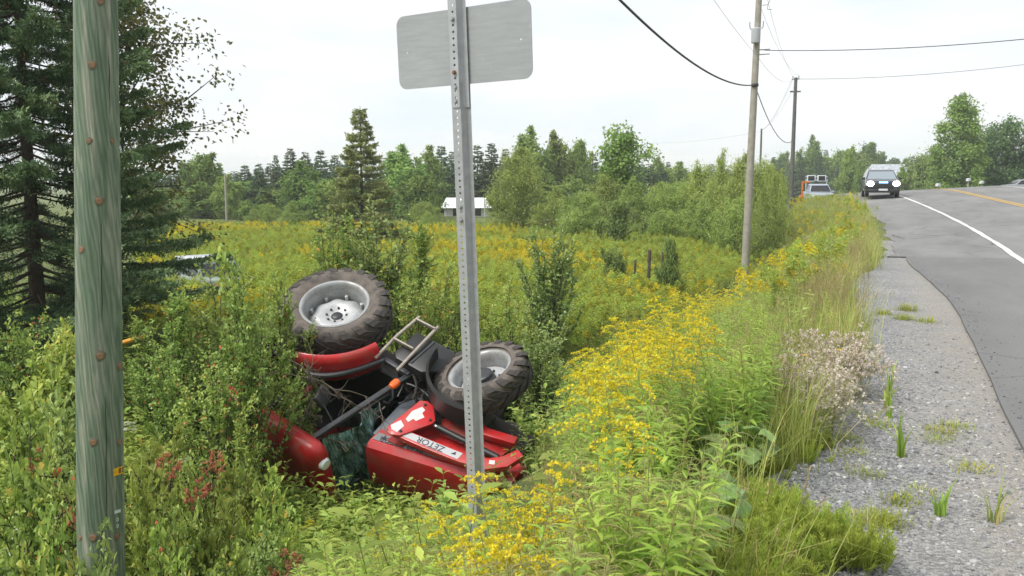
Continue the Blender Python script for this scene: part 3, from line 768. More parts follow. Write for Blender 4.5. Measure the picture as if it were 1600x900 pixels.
for o in list(tr.children):
    if o.name.split('.')[0] in ('loader_bracket', 'loader_arm', 'cylinder_rod', 'lift_cylinder', 'loader_subframe', 'loader_brace', 'loader_crossbar'): o.location.z -= .10; o.location.x += .09

# ------------------------------------------------------------------ near utility pole
m_pole, t, b = newmat('green_treated_wood')
tcn = t.nodes.new('ShaderNodeTexCoord'); o_ = tcn.outputs['Object']
mpn = t.nodes.new('ShaderNodeMapping'); mpn.inputs['Scale'].default_value = (7, 7, .55); t.links.new(o_, mpn.inputs[0])
n1, r1 = noise_ramp(t, mpn.outputs[0], 2.2, [(.30, (.072, .116, .074)), (.46, (.125, .172, .116)), (.56, (.19, .215, .162)), (.70, (.34, .335, .27))], 10, .62, .5)
mp2 = t.nodes.new('ShaderNodeMapping'); mp2.inputs['Scale'].default_value = (1, 1, .10); t.links.new(o_, mp2.inputs[0])
wv = t.nodes.new('ShaderNodeTexWave'); wv.wave_type = 'BANDS'; wv.bands_direction = 'DIAGONAL'; wv.inputs['Scale'].default_value = 16; wv.inputs['Distortion'].default_value = 9; wv.inputs['Detail'].default_value = 4; wv.inputs['Detail Scale'].default_value = 1.2
t.links.new(mp2.outputs[0], wv.inputs['Vector'])
wr = t.nodes.new('ShaderNodeValToRGB'); wr.color_ramp.elements[0].color = (.72, .76, .72, 1); wr.color_ramp.elements[1].color = (1.12, 1.10, 1.08, 1); t.links.new(wv.outputs[0], wr.inputs[0])
t.links.new(mixc(t, 1.0, r1.outputs[0], wr.outputs[0], 'MULTIPLY'), b.inputs['Base Color'])
b.inputs['Roughness'].default_value = .8; bumpn(t, b, wv.outputs[0], .35, .006)
m_knot = solid('orange_knot_wood', (.33, .185, .105), .7, 0, .3, .25, 40, (.17, .085, .045))
m_knotring = solid('pale_knot_ring', (.15, .15, .105), .8, 0, .3, .2, 30)
m_crackdark = solid('dark_check', (.012, .016, .012), .9)
m_tagy = solid('yellow_plate', (.80, .42, .02), .45)
m_num = solid('pale_number', (.62, .65, .66), .5)
p0, p1 = atd(149.5, 0, 5.36), atd(158.5, 900, 5.82); ax_ = unit(p1 - p0)
zg = float(ground(p1[0], p1[1]))
bot = p1 + ax_ * (p1[2] - zg + .4); top = p0 - ax_ * 5.6
pole = thing('utility_pole', 'thick green treated wooden utility pole with yellow number tag and orange knots', 'utility pole', (bot[0], bot[1], zg))
L0 = np.linalg.norm(bot - top)
def pole_r(p): return .128 + .022 * np.linalg.norm(p - p0) / np.linalg.norm(p1 - p0) if (p - p0) @ ax_ > 0 else .128 - .004 * np.linalg.norm(p - p0)
qs = np.linspace(0, 1, 60); pts = [top + (bot - top) * q for q in qs]
pb = MB().tube(np.array(pts) - np.array([bot[0], bot[1], zg]), [pole_r(p) * (1 + .008 * math.sin(9 * i)) for i, p in enumerate(pts)], 40)
shaft = pb.build('pole_shaft', m_pole, pole, True, autosm=R_(60))
base_v = np.array([bot[0], bot[1], zg])
def on_pole(u, v, lift=0.0):
    """point on the pole's surface seen at a pixel, and the outward normal there"""
    r = unit(ray(np.float64(u), np.float64(v)))
    w = np.cross(ax_, r); o = EYE - p0
    a = r - ax_ * (r @ ax_); oo = o - ax_ * (o @ ax_)
    A, B = a @ a, 2 * a @ oo
    rad = .138
    for _ in range(4):
        C = oo @ oo - rad * rad; D = max(B * B - 4 * A * C, 0); q = EYE + r * ((-B - math.sqrt(D)) / (2 * A)); rad = pole_r(q)
    n_ = (q - p0) - ax_ * ((q - p0) @ ax_); return q, unit(n_)
def face_mat(q, n_, upv):
    z = Vector(n_); y = (Vector(upv) - z * Vector(upv).dot(z)).normalized(); x = y.cross(z); m4 = Matrix.Identity(4)
    for i in range(3): m4[i][0] = x[i]; m4[i][1] = y[i]; m4[i][2] = z[i]; m4[i][3] = q[i]
    return m4
def disc(r0, h, n=14, squash=1.0, jit=.1):
    a = np.linspace(0, 2 * np.pi, n, endpoint=False); rr = r0 * (1 + jit * np.sin(a * 3 + 1))
    v = [(0, 0, h)] + [(r * math.cos(t_) , r * math.sin(t_) * squash, h * .8) for r, t_ in zip(rr * .75, a)] + [(r * math.cos(t_), r * math.sin(t_) * squash, -.004) for r, t_ in zip(rr, a)]
    f = [(0, 1 + i, 1 + (i + 1) % n) for i in range(n)] + [(1 + i, 1 + n + i, 1 + n + (i + 1) % n, 1 + (i + 1) % n) for i in range(n)]
    return MB().add(v, f)
for (u, v, r0) in [(157, 2, .024), (144, 101, .028), (139, 220, .020), (175, 220, .019), (155, 314, .028), (127, 390, .026), (157, 556, .030), (187, 572, .030), (146, 691, .028), (187, 691, .026), (145.5, 840, .030), (183, 838, .026), (125, 840, .022)]:
    q, n_ = on_pole(u, v)
    k = disc(r0 * 1.12, .002, 16, 1.3).build('knot', m_knotring, pole, True); k.matrix_local = face_mat(q - base_v, n_, -ax_)
    k2 = disc(r0 * .8, .006).build('knot_heart', m_knot, k, True)
# long drying checks
for (ua, va, ub, vb) in [(165, 560, 167, 900), (170, 60, 172, 210), (158, 330, 160, 540)]:
    pts = []
    for q in np.linspace(0, 1, 14):
        a_, n_ = on_pole(ua + (ub - ua) * q + .6 * math.sin(q * 21), va + (vb - va) * q); pts.append(a_ - n_ * .0015 - base_v)
    MB().tube(pts, [.0035 * math.sin(math.pi * (.06 + .88 * k / 13)) for k in range(14)], 5).build('drying_check', m_crackdark, pole)
def plate_on_pole(name, u0, u1, v, hgt, mat, tilt=0, lift=.003):
    rows = []
    for q in np.linspace(0, 1, 7):
        row = []
        for s_ in (-.5, .5):
            a_, n_ = on_pole(u0 + (u1 - u0) * q, v - tilt * (q - .5)); row.append(a_ + n_ * lift + (-ax_) * hgt * s_ - base_v)
        rows.append(row)
    return link(name, grid_mesh(name, rows, mat), pole)
tagp = plate_on_pole('number_tag', 177, 192.2, 736, .052, m_tagy, 5)
for ch, u in (('·', 179), ('8', 186.5), ('2', 190.6)):
    q, n_ = on_pole(u, 736 - 5 * ((u - 177) / 15.2 - .5)); o = link('lettering', text_mesh(ch, .05, m_ink), tagp); o.matrix_local = face_mat(q + n_ * .005 - base_v, n_, -ax_ + .25 * RT)
plate_on_pole('metal_tag', 178.5, 188, 799, .022, m_num, 3)
for ch, v in (('0', 812), ('0', 822)):
    q, n_ = on_pole(183.5, v); o = link('lettering', text_mesh(ch, .04, m_num), pole); o.matrix_local = face_mat(q + n_ * .002 - base_v, n_, -ax_)

# ------------------------------------------------------------------ traffic sign seen from behind
m_galv = solid('galvanised_steel', (.42, .435, .445), .5, .1, .4, .22, 22, (.33, .34, .35), .08, 60)
m_galv2 = solid('dull_galvanised_steel', (.37, .38, .385), .5, .1, .4, .25, 30, (.28, .285, .29), .1, 60)
m_alu = solid('brushed_aluminium_back', (.35, .362, .368), .55, .1, .4, .3, 3, (.30, .31, .315))
m_bolt = solid('zinc_bolt', (.42, .42, .42), .35, .8)
m_rust = solid('rusty_bolt', (.22, .09, .035), .7, .3)
s0, s1 = atd(714.5, 0, 3.42), atd(748.5, 870, 3.80)
sx = unit(s1 - s0)                                  # down the post
alpha = R_(33)
camr = unit(RT - sx * (RT @ sx)); camt = unit(np.cross(camr, -sx)); camt = camt if camt @ FW < 0 else -camt
a_ax = camr * math.cos(alpha) + camt * math.sin(alpha); b_ax = -camr * math.sin(alpha) + camt * math.cos(alpha)
zg = float(ground(s1[0], s1[1])); down = s1 + sx * ((s1[2] - zg + .35) / abs(sx[2])); upp = s0 - sx * .35
sbase = np.array([down[0], down[1], zg])
t = m_alu.node_tree; b = t.nodes['Principled BSDF']; l_ = b.inputs['Base Color'].links[0].from_socket; tcn = t.nodes.new('ShaderNodeTexCoord')
mpn = t.nodes.new('ShaderNodeMapping'); mpn.inputs['Scale'].default_value = (1.5, 1.5, 14); t.links.new(tcn.outputs['Object'], mpn.inputs[0])
_, r_ = noise_ramp(t, mpn.outputs[0], 5, [(.35, (.90, .905, .91)), (.62, (1.04, 1.04, 1.04)), (.74, (1.16, 1.15, 1.13))], 9, .7)
_, r2_ = noise_ramp(t, tcn.outputs['Object'], 55, [(.66, (0, 0, 0)), (.73, (.35, .35, .35))], 3)
t.links.new(mixc(t, r2_.outputs[0], mixc(t, 1.0, l_, r_.outputs[0], 'MULTIPLY'), (.52, .52, .5)), b.inputs['Base Color'])
sign = thing('road_sign', 'back of a grey metal traffic sign on a perforated steel post', 'road sign', sbase)
def channel(name, a, c, sc, off, mat, first=0.012, pitch=.0254):
    """hat section with a row of round holes through the web"""
    d = unit(c - a); L = np.linalg.norm(c - a); mb = MB()
    def P(x, y, l): return a + d * l + a_ax * x * sc + b_ax * (y * sc + off) - sbase
    wl = .018
    side = [[(-.045, 0), (-.026, 0), (-.021, .012), (-wl, .030)], [(wl, .030), (.021, .012), (.026, 0), (.045, 0)]]
    ls = np.linspace(0, L, 12)
    for prof in side:
        v = [P(x, y, l) for l in ls for x, y in prof]; m_ = len(prof)
        mb.add(v, [(k * m_ + i, k * m_ + i + 1, (k + 1) * m_ + i + 1, (k + 1) * m_ + i) for k in range(len(ls) - 1) for i in range(m_ - 1)])
    nh = int(L / pitch); p_ = L / nh; hr_ = .0052
    for k in range(nh):
        l0, l1 = k * p_, (k + 1) * p_; lm = (l0 + l1) / 2
        sq = [(-wl, l0), (0, l0), (wl, l0), (wl, lm), (wl, l1), (0, l1), (-wl, l1), (-wl, lm)]
        an = [math.atan2(q[1] - lm, q[0]) for q in sq]
        v = [P(x, .030, l) for x, l in sq] + [P(hr_ * math.cos(t_), .030, lm + hr_ * math.sin(t_)) for t_ in an] + [P(hr_ * math.cos(t_), .027, lm + hr_ * math.sin(t_)) for t_ in an]
        mb.add(v, [(i, (i + 1) % 8, 8 + (i + 1) % 8, 8 + i) for i in range(8)] + [(8 + i, 8 + (i + 1) % 8, 16 + (i + 1) % 8, 16 + i) for i in range(8)])
    return mb.build(name, mat, sign)
joint = s0 + (s1 - s0) * (118 / 870)
channel('upper_post', upp, joint + sx * .10, 1.0, .006, m_galv)
channel('lower_post', joint, down, 1.07, 0, m_galv2)
def along(v): return s0 + (s1 - s0) * (v / 870.0)
# sheet with rounded corners and bolt holes
w2, h2, rc = .335, .150, .04
cen = along(66) + a_ax * .012 - b_ax * .004 - a_ax * .004
upv = -sx
tilt = R_(.2); ea = a_ax * math.cos(tilt) + upv * math.sin(tilt); eb = upv * math.cos(tilt) - a_ax * math.sin(tilt)
ring = []
for cx, cy, a0 in ((w2 - rc, h2 - rc, 0), (-w2 + rc, h2 - rc, 90), (-w2 + rc, -h2 + rc, 180), (w2 - rc, -h2 + rc, 270)):
    for k in range(8): a = R_(a0 + 90 * k / 7); ring.append((cx + rc * math.cos(a), cy + rc * math.sin(a)))
from mathutils.geometry import tessellate_polygon
holes = [[(hx + .004 * math.cos(t_), .001 + .004 * math.sin(t_)) for t_ in np.linspace(0, 2 * np.pi, 9)[:-1][::-1]] for hx in (-.285, .285)]
polys = [[Vector((x, y, 0)) for x, y in ring]] + [[Vector((x, y, 0)) for x, y in h_] for h_ in holes]
flat = [p for q in polys for p in q]; tris = tessellate_polygon(polys)
V = [cen + ea * p.x + eb * p.y - b_ax * s_ - sbase for s_ in (0, .003) for p in flat]; nfl = len(flat)
Fc = [tuple(t_) for t_ in tris] + [tuple(i + nfl for i in t_[::-1]) for t_ in tris]; o = 0
for q in polys:
    m_ = len(q); Fc += [(o + i, o + (i + 1) % m_, nfl + o + (i + 1) % m_, nfl + o + i) for i in range(m_)]; o += m_
MB().add(V, Fc).build('sign_sheet', m_alu, sign)
for v, mat in ((28, m_bolt), (104, m_rust), (125, m_bolt), (145, m_bolt), (301, m_bolt), (321, m_bolt)):
    q = along(v) + b_ax * (.0385 if v < 120 else .034) - sbase
    o = MB().lathe([(0, .009), (.006, .009), (.0085, .004), (.009, 0)], 8, axis='z').build('bolt', mat, sign, True); o.matrix_local = face_mat(q, b_ax, upv)

# ------------------------------------------------------------------ distant utility poles and wires
m_wood = solid('weathered_pole_wood', (.36, .34, .29), .85, 0, .2, .3, 5, (.24, .225, .185))
m_wood_d = solid('dark_pole_wood', (.15, .145, .14), .85, 0, .2, .3, 5)
m_metal = solid('grey_hardware', (.30, .31, .33), .5, .3)
m_trans = solid('grey_transformer_paint', (.42, .43, .45), .45)
m_wire = solid('black_cable', (.02, .02, .022), .6)
m_wire2 = solid('bare_conductor', (.22, .23, .25), .5, .4)
def far_pole(u, d, ztop, r0, label, mat, lean=0):
    p = stand(u, d); o = thing('utility_pole', label, 'utility pole', p, 0, None)
    h = ztop - p.z
    MB().tube([(0, 0, -.4), (lean * .5, 0, h * .5), (lean, 0, h)], [r0 * 1.15, r0, r0 * .8], 14).build('pole_shaft', mat, o, True); return o, p, h
pA, gA, hA = far_pole(1168, 36, 9.6, .15, 'grey wooden utility pole carrying a transformer beside the willow bushes', m_wood, .22)
pB, gB, hB = far_pole(1237, 62, 9.1, .14, 'dark utility pole with short crossarms behind the pale truck', m_wood_d, 0)
pC, gC, hC = far_pole(1187, 104, 8.1, .13, 'far utility pole rising behind the willow bushes', m_wood_d)
pD, gD, hD = far_pole(987, 150, 9.0, .14, 'small far utility pole with crossarm above the bushes', m_wood_d)
MB().box((0, 0, hD - .5), (1.8, .12, .12), Euler((0, 0, PSI))).build('crossarm', m_wood_d, pD)
pE, gE, hE = far_pole(352, 88, 2.6, .12, 'pale short post standing before the dark treeline', m_wood)
def zat(v, d): return 1.65 + (285 - v) / F_PX * d / 1.0
def lx(z): return .22 * (z - gA.z) / hA
# transformer with bushings and bracket
zt = zat(64, 36)
tb = MB().lathe([(0, -.30), (.17, -.30), (.185, -.26), (.185, .22), (.19, .26), (.12, .31), (0, .31)], 20, axis='z').build('transformer', m_trans, pA, True); tb.location = (lx(zt - gA.z) - .05, -.30, zt - gA.z); 
for dx in (-.2, .22):
    MB().tube([(dx, 0, .25), (dx * 1.25, 0, .34), (dx * 1.3, 0, .55)], .022, 8).build('bushing', m_metal, tb, True)
zb = zat(18, 36) - gA.z
MB().tube([(lx(zb) + .1, 0, zb), (lx(zb) + .32, 0, zb), (lx(zb) + .30, 0, zb - .18), (lx(zb) + .48, 0, zb - .2)], .018, 6).tube([(lx(zb) + .32, 0, zb), (lx(zb) + .42, 0, zb + .24), (lx(zb) + .62, 0, zb + .22)], .018, 6).build('bracket', m_metal, pA, True)
zc = zat(137, 36) - gA.z
MB().box((lx(zc), -.17, zc), (.28, .12, .12)).build('cable_clamp', m_wire, pA, bevel=.02)
for v in (84, 91):
    z = zat(v, 36) - gA.z; MB().box((lx(z) + .25, 0, z), (.5, .05, .04)).build('bracket', m_metal, pA)
MB().box((0, 0, zat(146, 62) - gB.z), (.75, .10, .10), Euler((0, 0, .3))).build('crossarm', m_wood_d, pB)
MB().box((0, 0, zat(127, 62) - gB.z), (.5, .08, .08)).build('crossarm', m_wood_d, pB)
for dx in (-.2, .2): MB().lathe([(0, .12), (.04, .1), (.06, .02), (.03, 0)], 10, axis='z', c=(dx, 0, hB)).build('insulator', m_metal, pB, True)
def wire(name, a, c, sag, r, mat, label, group=None, n=40):
    a, c = np.array(a, float), np.array(c, float); q = np.linspace(0, 1, n)[:, None]
    pts = a + (c - a) * q - np.array([0, 0, 1.]) * 4 * sag * q * (1 - q)
    o = MB().tube(pts - a, r, 6).build(name, mat, None, True); o.location = a
    return tag(o, label, 'cable' if r > .015 else 'wire', group)
cA = np.array([gA.x + lx(zc), gA.y - .2, gA.z + zc]); cB = np.array([gB.x, gB.y, zat(220, 62)])
nearTop = lambda z: (top + (bot - top) * ((top[2] - z) / (top[2] - bot[2]))) + np.array([0, .15, 0])
wire('cable', nearTop(6.3), cA, 1.15, .026, m_wire, 'thick black sagging cable clamped to the transformer pole')
wire('cable', cA, cB, .95, .020, m_wire, 'black cable drooping from the transformer pole to the dark pole')
nw = 'thin power wire strung along the row of utility poles'; ng = 'power wires along the pole row'
for zn, va, vb, sg in ((8.6, 92, 128, .5), (9.3, 12, 126, .6), (9.9, -40, 125, .6)):
    A = np.array([gA.x + .2, gA.y, zat(va, 36)]); B = np.array([gB.x + (.25 if vb == 126 else -.2), gB.y, gB.z + hB + .1 if vb < 127 else zat(vb, 62)])
    wire('wire', nearTop(zn), A, .55, .006, m_wire2, nw, ng); wire('wire', A, B, sg, .007, m_wire2, nw, ng)
    wire('wire', B, (gC.x, gC.y, gC.z + hC - .2), .7, .008, m_wire2, nw, ng)
wire('cable', (gA.x + .5, gA.y, zat(85, 36)), atd(1720, 48, 30), .22, .016, m_wire, 'service line leaving the transformer pole across the road')
wire('wire', (gB.x, gB.y, zat(127, 62)), atd(1720, 84, 52), .4, .014, m_wire, 'thin line leaving the dark pole across the road')
wire('wire', (gC.x, gC.y, gC.z + hC - .3), (gD.x, gD.y, gD.z + hD - .4), .6, .010, m_wire2, 'far wire between the two most distant poles')

# ------------------------------------------------------------------ fence posts in the meadow
m_oldpost = solid('old_fence_post', (.13, .105, .085), .9, 0, .2, .3, 9, (.06, .05, .042))
for u, v, h, r0, lab in ((1016, 390, 1.55, .062, 'dark weathered fence post, thickest of the three in the goldenrod'), (994, 406, 1.1, .045, 'thin short fence post leaning beside the thick dark post'), (1037, 394, 1.2, .045, 'grey fence post half hidden behind a green bush')):
    p = np.array(stand(u, 30)); h = zat(v, 30) - p[2] - .36
    a = np.linspace(0, 2 * np.pi, 9, endpoint=False)
    o = MB().tube([(0, 0, -.3), (.01, 0, .4), (.02, .01, h + .33), (.025, .01, h + .36)], [r0 * 1.1, r0, r0 * .95, r0 * .5], 9).build('fence_post', m_oldpost); o.location = p; tag(o, lab, 'fence post')

# ------------------------------------------------------------------ vehicles
m_carblk = solid('dark_car_paint', (.014, .015, .022), .22, .1, .5, coat=.6)
m_cartrim = solid('black_trim', (.012, .012, .012), .5)
m_carwht = solid('white_car_paint', (.60, .62, .66), .3, 0, .5, coat=.4)
m_carsil = solid('silver_car_paint', (.30, .32, .35), .3, .5, .5, coat=.4)
m_glass = solid('car_window_glass', (.22, .26, .29), .06, 0, .8)
m_glassd = solid('dark_window_glass', (.012, .014, .016), .08, 0, .6)
m_head = solid('lit_headlight', (.9, .9, .85), .2, emit=(1, .93, .82), estr=14)
m_blue = solid('blue_hood_glint', (.1, .3, .9), .2, emit=(.25, .55, 1.0), estr=1.6)  # glowing blue that imitates the bluish reflection on the car's hood
m_tail = solid('red_tail_lamp', (.35, .01, .01), .3)
m_plate = solid('pale_plate', (.6, .6, .62), .5)
m_orangep = solid('orange_machine_paint', (.62, .17, .02), .45, 0, .5, .2, 4)
m_chrome = solid('chrome', (.5, .5, .52), .15, .9)
def car_wheel(par, x, y, r, w=.22):
    o = bpy.data.objects.new('wheel', None); COL.objects.link(o); o.parent = par; o.location = (x, y, r); o.rotation_euler = (0, 0, math.pi / 2 * (1 if x < 0 else -1)); o.empty_display_size = .1
    MB().lathe([(r * .62, -w / 2), (r * .95, -w / 2), (r, -w * .3), (r, w * .3), (r * .95, w / 2), (r * .62, w / 2)], 28).build('tyre', m_cartrim, o, True)
    MB().lathe([(r * .64, w * .48), (r * .58, w * .3), (r * .2, w * .42), (0, w * .45)], 20).build('rim', m_chrome, o, True)
def car(name, label, cat, p, rz, paint, L, Wd, zb, zh, lower, cabin, glass, wheel_r, wy):
    """front towards -y; lower and cabin are side outlines (y, z)"""
    o = thing(name, label, cat, p, rz)
    n = len(lower)
    body = MB().prism([(y, z) for y, z in lower], 0, -Wd / 2, Wd / 2).build('body', paint, o, bevel=.07)
    def outline(c, ws, name_, mat, grow=0):
        v = []; m_ = len(c)
        for sgn in (-1, 1):
            for (y, z) in c: v.append((sgn * (ws[0] + (ws[1] - ws[0]) * (z - zb) / (zh - zb) + grow), y, z))
        f = [tuple(range(m_)), tuple(range(2 * m_ - 1, m_ - 1, -1))] + [(i, m_ + i, m_ + (i + 1) % m_, (i + 1) % m_) for i in range(m_)]
        return MB().add(v, f).build(name_, mat, o, bevel=.05)
    ws = (Wd / 2 * .97, Wd / 2 * .74)
    outline(cabin, ws, 'cabin', paint)
    # windscreen, rear window, side windows as inset panes just proud of the cabin
    (y0, z0), (y1, z1), (y2, z2), (y3, z3) = cabin[0], cabin[1], cabin[-2], cabin[-1]
    def quadpane(nm, ya, za, yb, zb_, inset, out):
        xa = ws[0] + (ws[1] - ws[0]) * (za - zb) / (zh - zb) - inset; xb = ws[0] + (ws[1] - ws[0]) * (zb_ - zb) / (zh - zb) - inset
        MB().add([(-xa, ya + out, za), (xa, ya + out, za), (xb, yb + out, zb_), (-xb, yb + out, zb_)], [(0, 1, 2, 3)]).build(nm, glass, o)
    l = lambda a, c, q: a + (c - a) * q
    quadpane('windscreen', l(y0, y1, .08), l(z0, z1, .08), l(y0, y1, .90), l(z0, z1, .90), .07, -.012)
    quadpane('rear_window', l(y3, y2, .15), l(z3, z2, .15), l(y3, y2, .88), l(z3, z2, .88), .10, .012)
    for sx_ in (-1, 1):
        for qa, qb in ((.08, .36), (.40, .66), (.70, .94)):
            za, zb2 = zb + .06, zh - .09; v = []
            for (yy, zz) in ((l(l(y0, y3, qa), l(y1, y2, qa), .1), za), (l(l(y0, y3, qb), l(y1, y2, qb), .1), za), (l(l(y0, y3, qb), l(y1, y2, qb), .85), zb2), (l(l(y0, y3, qa), l(y1, y2, qa), .85), zb2)):
                v.append((sx_ * (ws[0] + (ws[1] - ws[0]) * (zz - zb) / (zh - zb) + .008), yy, zz))
            MB().add(v, [(0, 1, 2, 3)]).build('side_window', glass, o)
        MB().box((sx_ * (Wd / 2 + .09), l(y0, y1, .2), zb + .08), (.2, .1, .16)).build('mirror', paint if paint is not m_carwht else m_cartrim, o, bevel=.03)
        for y in wy: car_wheel(o, sx_ * (Wd / 2 - .10), y, wheel_r)
    return o
def place_on_road(u, d):
    return stand(u, d)
# dark sport-utility vehicle driving towards us
p = stand(1375, 54); p.z = float(road_z(p.x - xc(p.y), p.y)) + .034
suv = car('suv', 'dark sport utility vehicle with glowing headlights at the road crest', 'car', p, .10, m_carblk, 4.8, 1.92, 1.08, 1.72,
          [(-2.38, .35), (-2.42, .55), (-2.36, .98), (-2.1, 1.06), (-1.1, 1.12), (2.3, 1.14), (2.4, .9), (2.38, .38)],
          [(-1.25, 1.08), (-.45, 1.66), (-.1, 1.72), (1.9, 1.72), (2.2, 1.6), (2.36, 1.08)], m_glass, .37, (-1.5, 1.45))
MB().box((0, -2.43, .74), (1.15, .05, .30)).build('grille', m_cartrim, suv, bevel=.015)
MB().box((0, -2.455, .92), (.5, .03, .09)).build('hood_glint', m_blue, suv, bevel=.01)  # added glowing panel standing in for the hood reflection, no lamp
MB().box((0, -2.46, .48), (.5, .02, .12)).build('number_plate', m_plate, suv)
MB().box((0, -2.42, .40), (1.8, .08, .2)).build('bumper', m_cartrim, suv, bevel=.03)
for sx_ in (-1, 1):
    o = MB().lathe([(0, .06), (.13, .045), (.17, 0), (.15, -.04)], 18, axis='y').build('headlight', m_head, suv, True); o.location = (sx_ * .72, -2.44, .84); o.rotation_euler = (0, 0, math.pi); o.scale = (1.15, 1, .85)
    MB().tube([(sx_ * .62, -.1, 1.78), (sx_ * .62, 1.8, 1.78)], .02, 6).build('roof_rail', m_chrome, suv, True)
m_trk = solid('pale_blue_grey_paint', (.33, .37, .44), .35, 0, .5)
# pale work truck on the verge beyond the weeds
p = stand(1279, 76); p.z -= .75
trk = car('work_truck', 'pale blue grey work truck with a raised rack of black lamps behind the weeds', 'truck', p, .25, m_trk, 5.2, 1.95, 1.25, 1.98,
          [(-2.5, .45), (-2.55, .7), (-2.45, 1.12), (-1.2, 1.24), (2.6, 1.28), (2.65, .5)],
          [(-1.25, 1.25), (-.6, 1.92), (-.3, 1.98), (.7, 1.98), (.95, 1.9), (1.0, 1.25)], m_glassd, .4, (-1.6, 1.7))
rack = MB()
for x in (-.9, .9): rack.box((x, 1.1, 1.75), (.07, .07, 1.1))
rack.box((0, 1.1, 2.32), (1.9, .09, .10)).box((0, 1.1, 2.62), (1.9, .08, .06)).build('rack', m_carwht, trk, bevel=.01)
for x in (-.48, .42):
    lb = MB().box((x, 1.02, 2.48), (.72, .22, .55)).build('lamp_box', m_carwht, trk, bevel=.02); MB().box((x, .905, 2.48), (.56, .02, .42)).build('lamp_face', m_cartrim, lb)
MB().box((0, -2.56, .85), (1.3, .06, .25)).build('grille', m_cartrim, trk, bevel=.02)
for sx_ in (-1, 1): MB().box((sx_ * .78, -2.55, .9), (.26, .06, .2)).build('headlight', m_lamp, trk, bevel=.02)
p = stand(1254, 66); p.z += .1
hoist = thing('orange_hoist', 'bent orange steel hoist standing in the weeds beside the pale truck', 'hoist', p, .2); hoist.scale = (.5, .7, .85)
MB().prism([(-.22, -.4), (.22, -.4), (.14, 1.0), (.10, 1.75), (-.10, 1.75), (-.12, 1.0)], 1, -.1, .1).build('mast', m_orangep, hoist, bevel=.02)
MB().prism([(-.12, 1.62), (1.05, 1.72), (1.10, 1.86), (-.10, 1.86)], 1, -.085, .085).build('boom', m_orangep, hoist, bevel=.02)
MB().box((-.1, 0, .35), (.6, .4, .5)).build('winch', m_orangep, hoist, bevel=.05)
# white car in the meadow below the spruce
p = stand(308, 28); p.z = zat(400, 28) - 1.50
wc = car('old_car', 'white roofed pale green car sunk in the meadow behind the spruce', 'car', (p.x, p.y, p.z), 1.18 + math.pi, solid('pale_green_car_paint', (.30, .36, .30), .5, 0, .4, .2, 3), 4.4, 1.7, .92, 1.46,
         [(-2.1, .3), (-2.15, .55), (-2.05, .86), (-1.1, .94), (1.6, .96), (2.1, .9), (2.15, .4)],
         [(-1.05, .92), (-.5, 1.38), (-.3, 1.46), (1.0, 1.46), (1.2, 1.4), (1.75, .92)], m_glassd, .32, (-1.3, 1.3))
MB().box((0, .35, 1.475), (1.30, 1.7, .05)).build('roof_panel', m_carwht, wc, bevel=.02)
bo = thing('yellow_bar', 'yellow steel bar sticking out of the bushes under the spruce', 'bar', hit(212, 540, .9)[0], 0)
q0, q1 = atd(190, 536, 13.2), atd(228, 524, 13.2); b0 = np.array(bo.location)
MB().tube([q0 - b0 - (q1 - q0) * .5, q1 - b0], .035, 8).build('bar_tube', solid('yellow_bar_paint', (.62, .30, .03), .5), bo, True)
MB().tube([q1 - b0, q1 - b0 + np.array([.02, .02, -1.1])], .03, 8).build('bar_leg', m_black, bo, True)
# silver car parked on the lawn across the road
p = stand(1610, 78)
pc = car('parked_car', 'silver sedan parked on the lawn across the road', 'car', p, 1.9, m_carsil, 4.6, 1.8, .95, 1.45,
         [(-2.25, .3), (-2.3, .55), (-2.2, .85), (-1.1, .96), (1.5, 1.0), (2.2, .95), (2.3, .5)], [(-1.1, .95), (-.4, 1.4), (-.1, 1.45), (.8, 1.45), (1.1, 1.38), (1.75, .97)], m_glassd, .33, (-1.35, 1.35))
for sx_ in (-1, 1): MB().box((sx_ * .7, 2.27, .8), (.34, .05, .14)).build('tail_lamp', m_tail, pc, bevel=.02)

# ------------------------------------------------------------------ buildings
m_wall = solid('pale_siding', (.48, .46, .43), .8); m_wallw = solid('white_siding', (.60, .61, .62), .7)
m_roofm = solid('pale_metal_roof', (.52, .55, .60), .45, .2, .5, .15, 2); m_roofw = solid('white_roof', (.70, .71, .73), .5); m_brick = solid('brown_brick', (.26, .16, .12), .9)
def house(name, label, p, rz, w, d, hw, hr, mroof, mwall, hip=.0, wins=3):
    o = thing(name, label, 'house', p, rz)
    MB().box((0, 0, hw / 2 - .5), (w, d, hw + 1)).build('wall', mwall, o)
    e = .4; x, y = w / 2 + e, d / 2 + e
    v = [(-x, -y, hw), (x, -y, hw), (x, y, hw), (-x, y, hw), (-x + hip * w, 0, hw + hr), (x - hip * w, 0, hw + hr)]
    rf = MB().add(v, [(0, 1, 5, 4), (2, 3, 4, 5), (0, 4, 3), (1, 2, 5), (3, 2, 1, 0)]).build('roof', mroof, o)
    for k in range(wins):
        xx = -w / 2 + w * (k + .5) / wins
        wn = MB().box((xx, -d / 2 - .03, hw * .55), (.95, .06, 1.1)).build('window', m_wallw, o); MB().box((xx, -d / 2 - .07, hw * .55), (.75, .03, .9)).build('pane', m_glassd, wn)
    return o, rf
p = stand(1386, 150); p.z = zat(300, 150) - 1.0
ho, hrf = house('house', 'house with a pale metal hip roof behind the approaching dark vehicle', p, .35, 7.0, 6.0, zat(280, 150) - p.z, 2.6, m_roofm, m_brick, .16)
p = stand(728, 100)
h2_, _ = house('bungalow', 'low white roofed bungalow at the foot of the treeline', p, PSI + .1, 5.0, 4, zat(324, 100) - p.z, 1.15, m_roofw, m_wallw, .12, 2)
MB().box((2.0, -2.6, .9), (.12, .12, 2.2)).build('porch_post', m_wallw, h2_)
p = stand(1418, 140); p.z = zat(304, 140) - .6
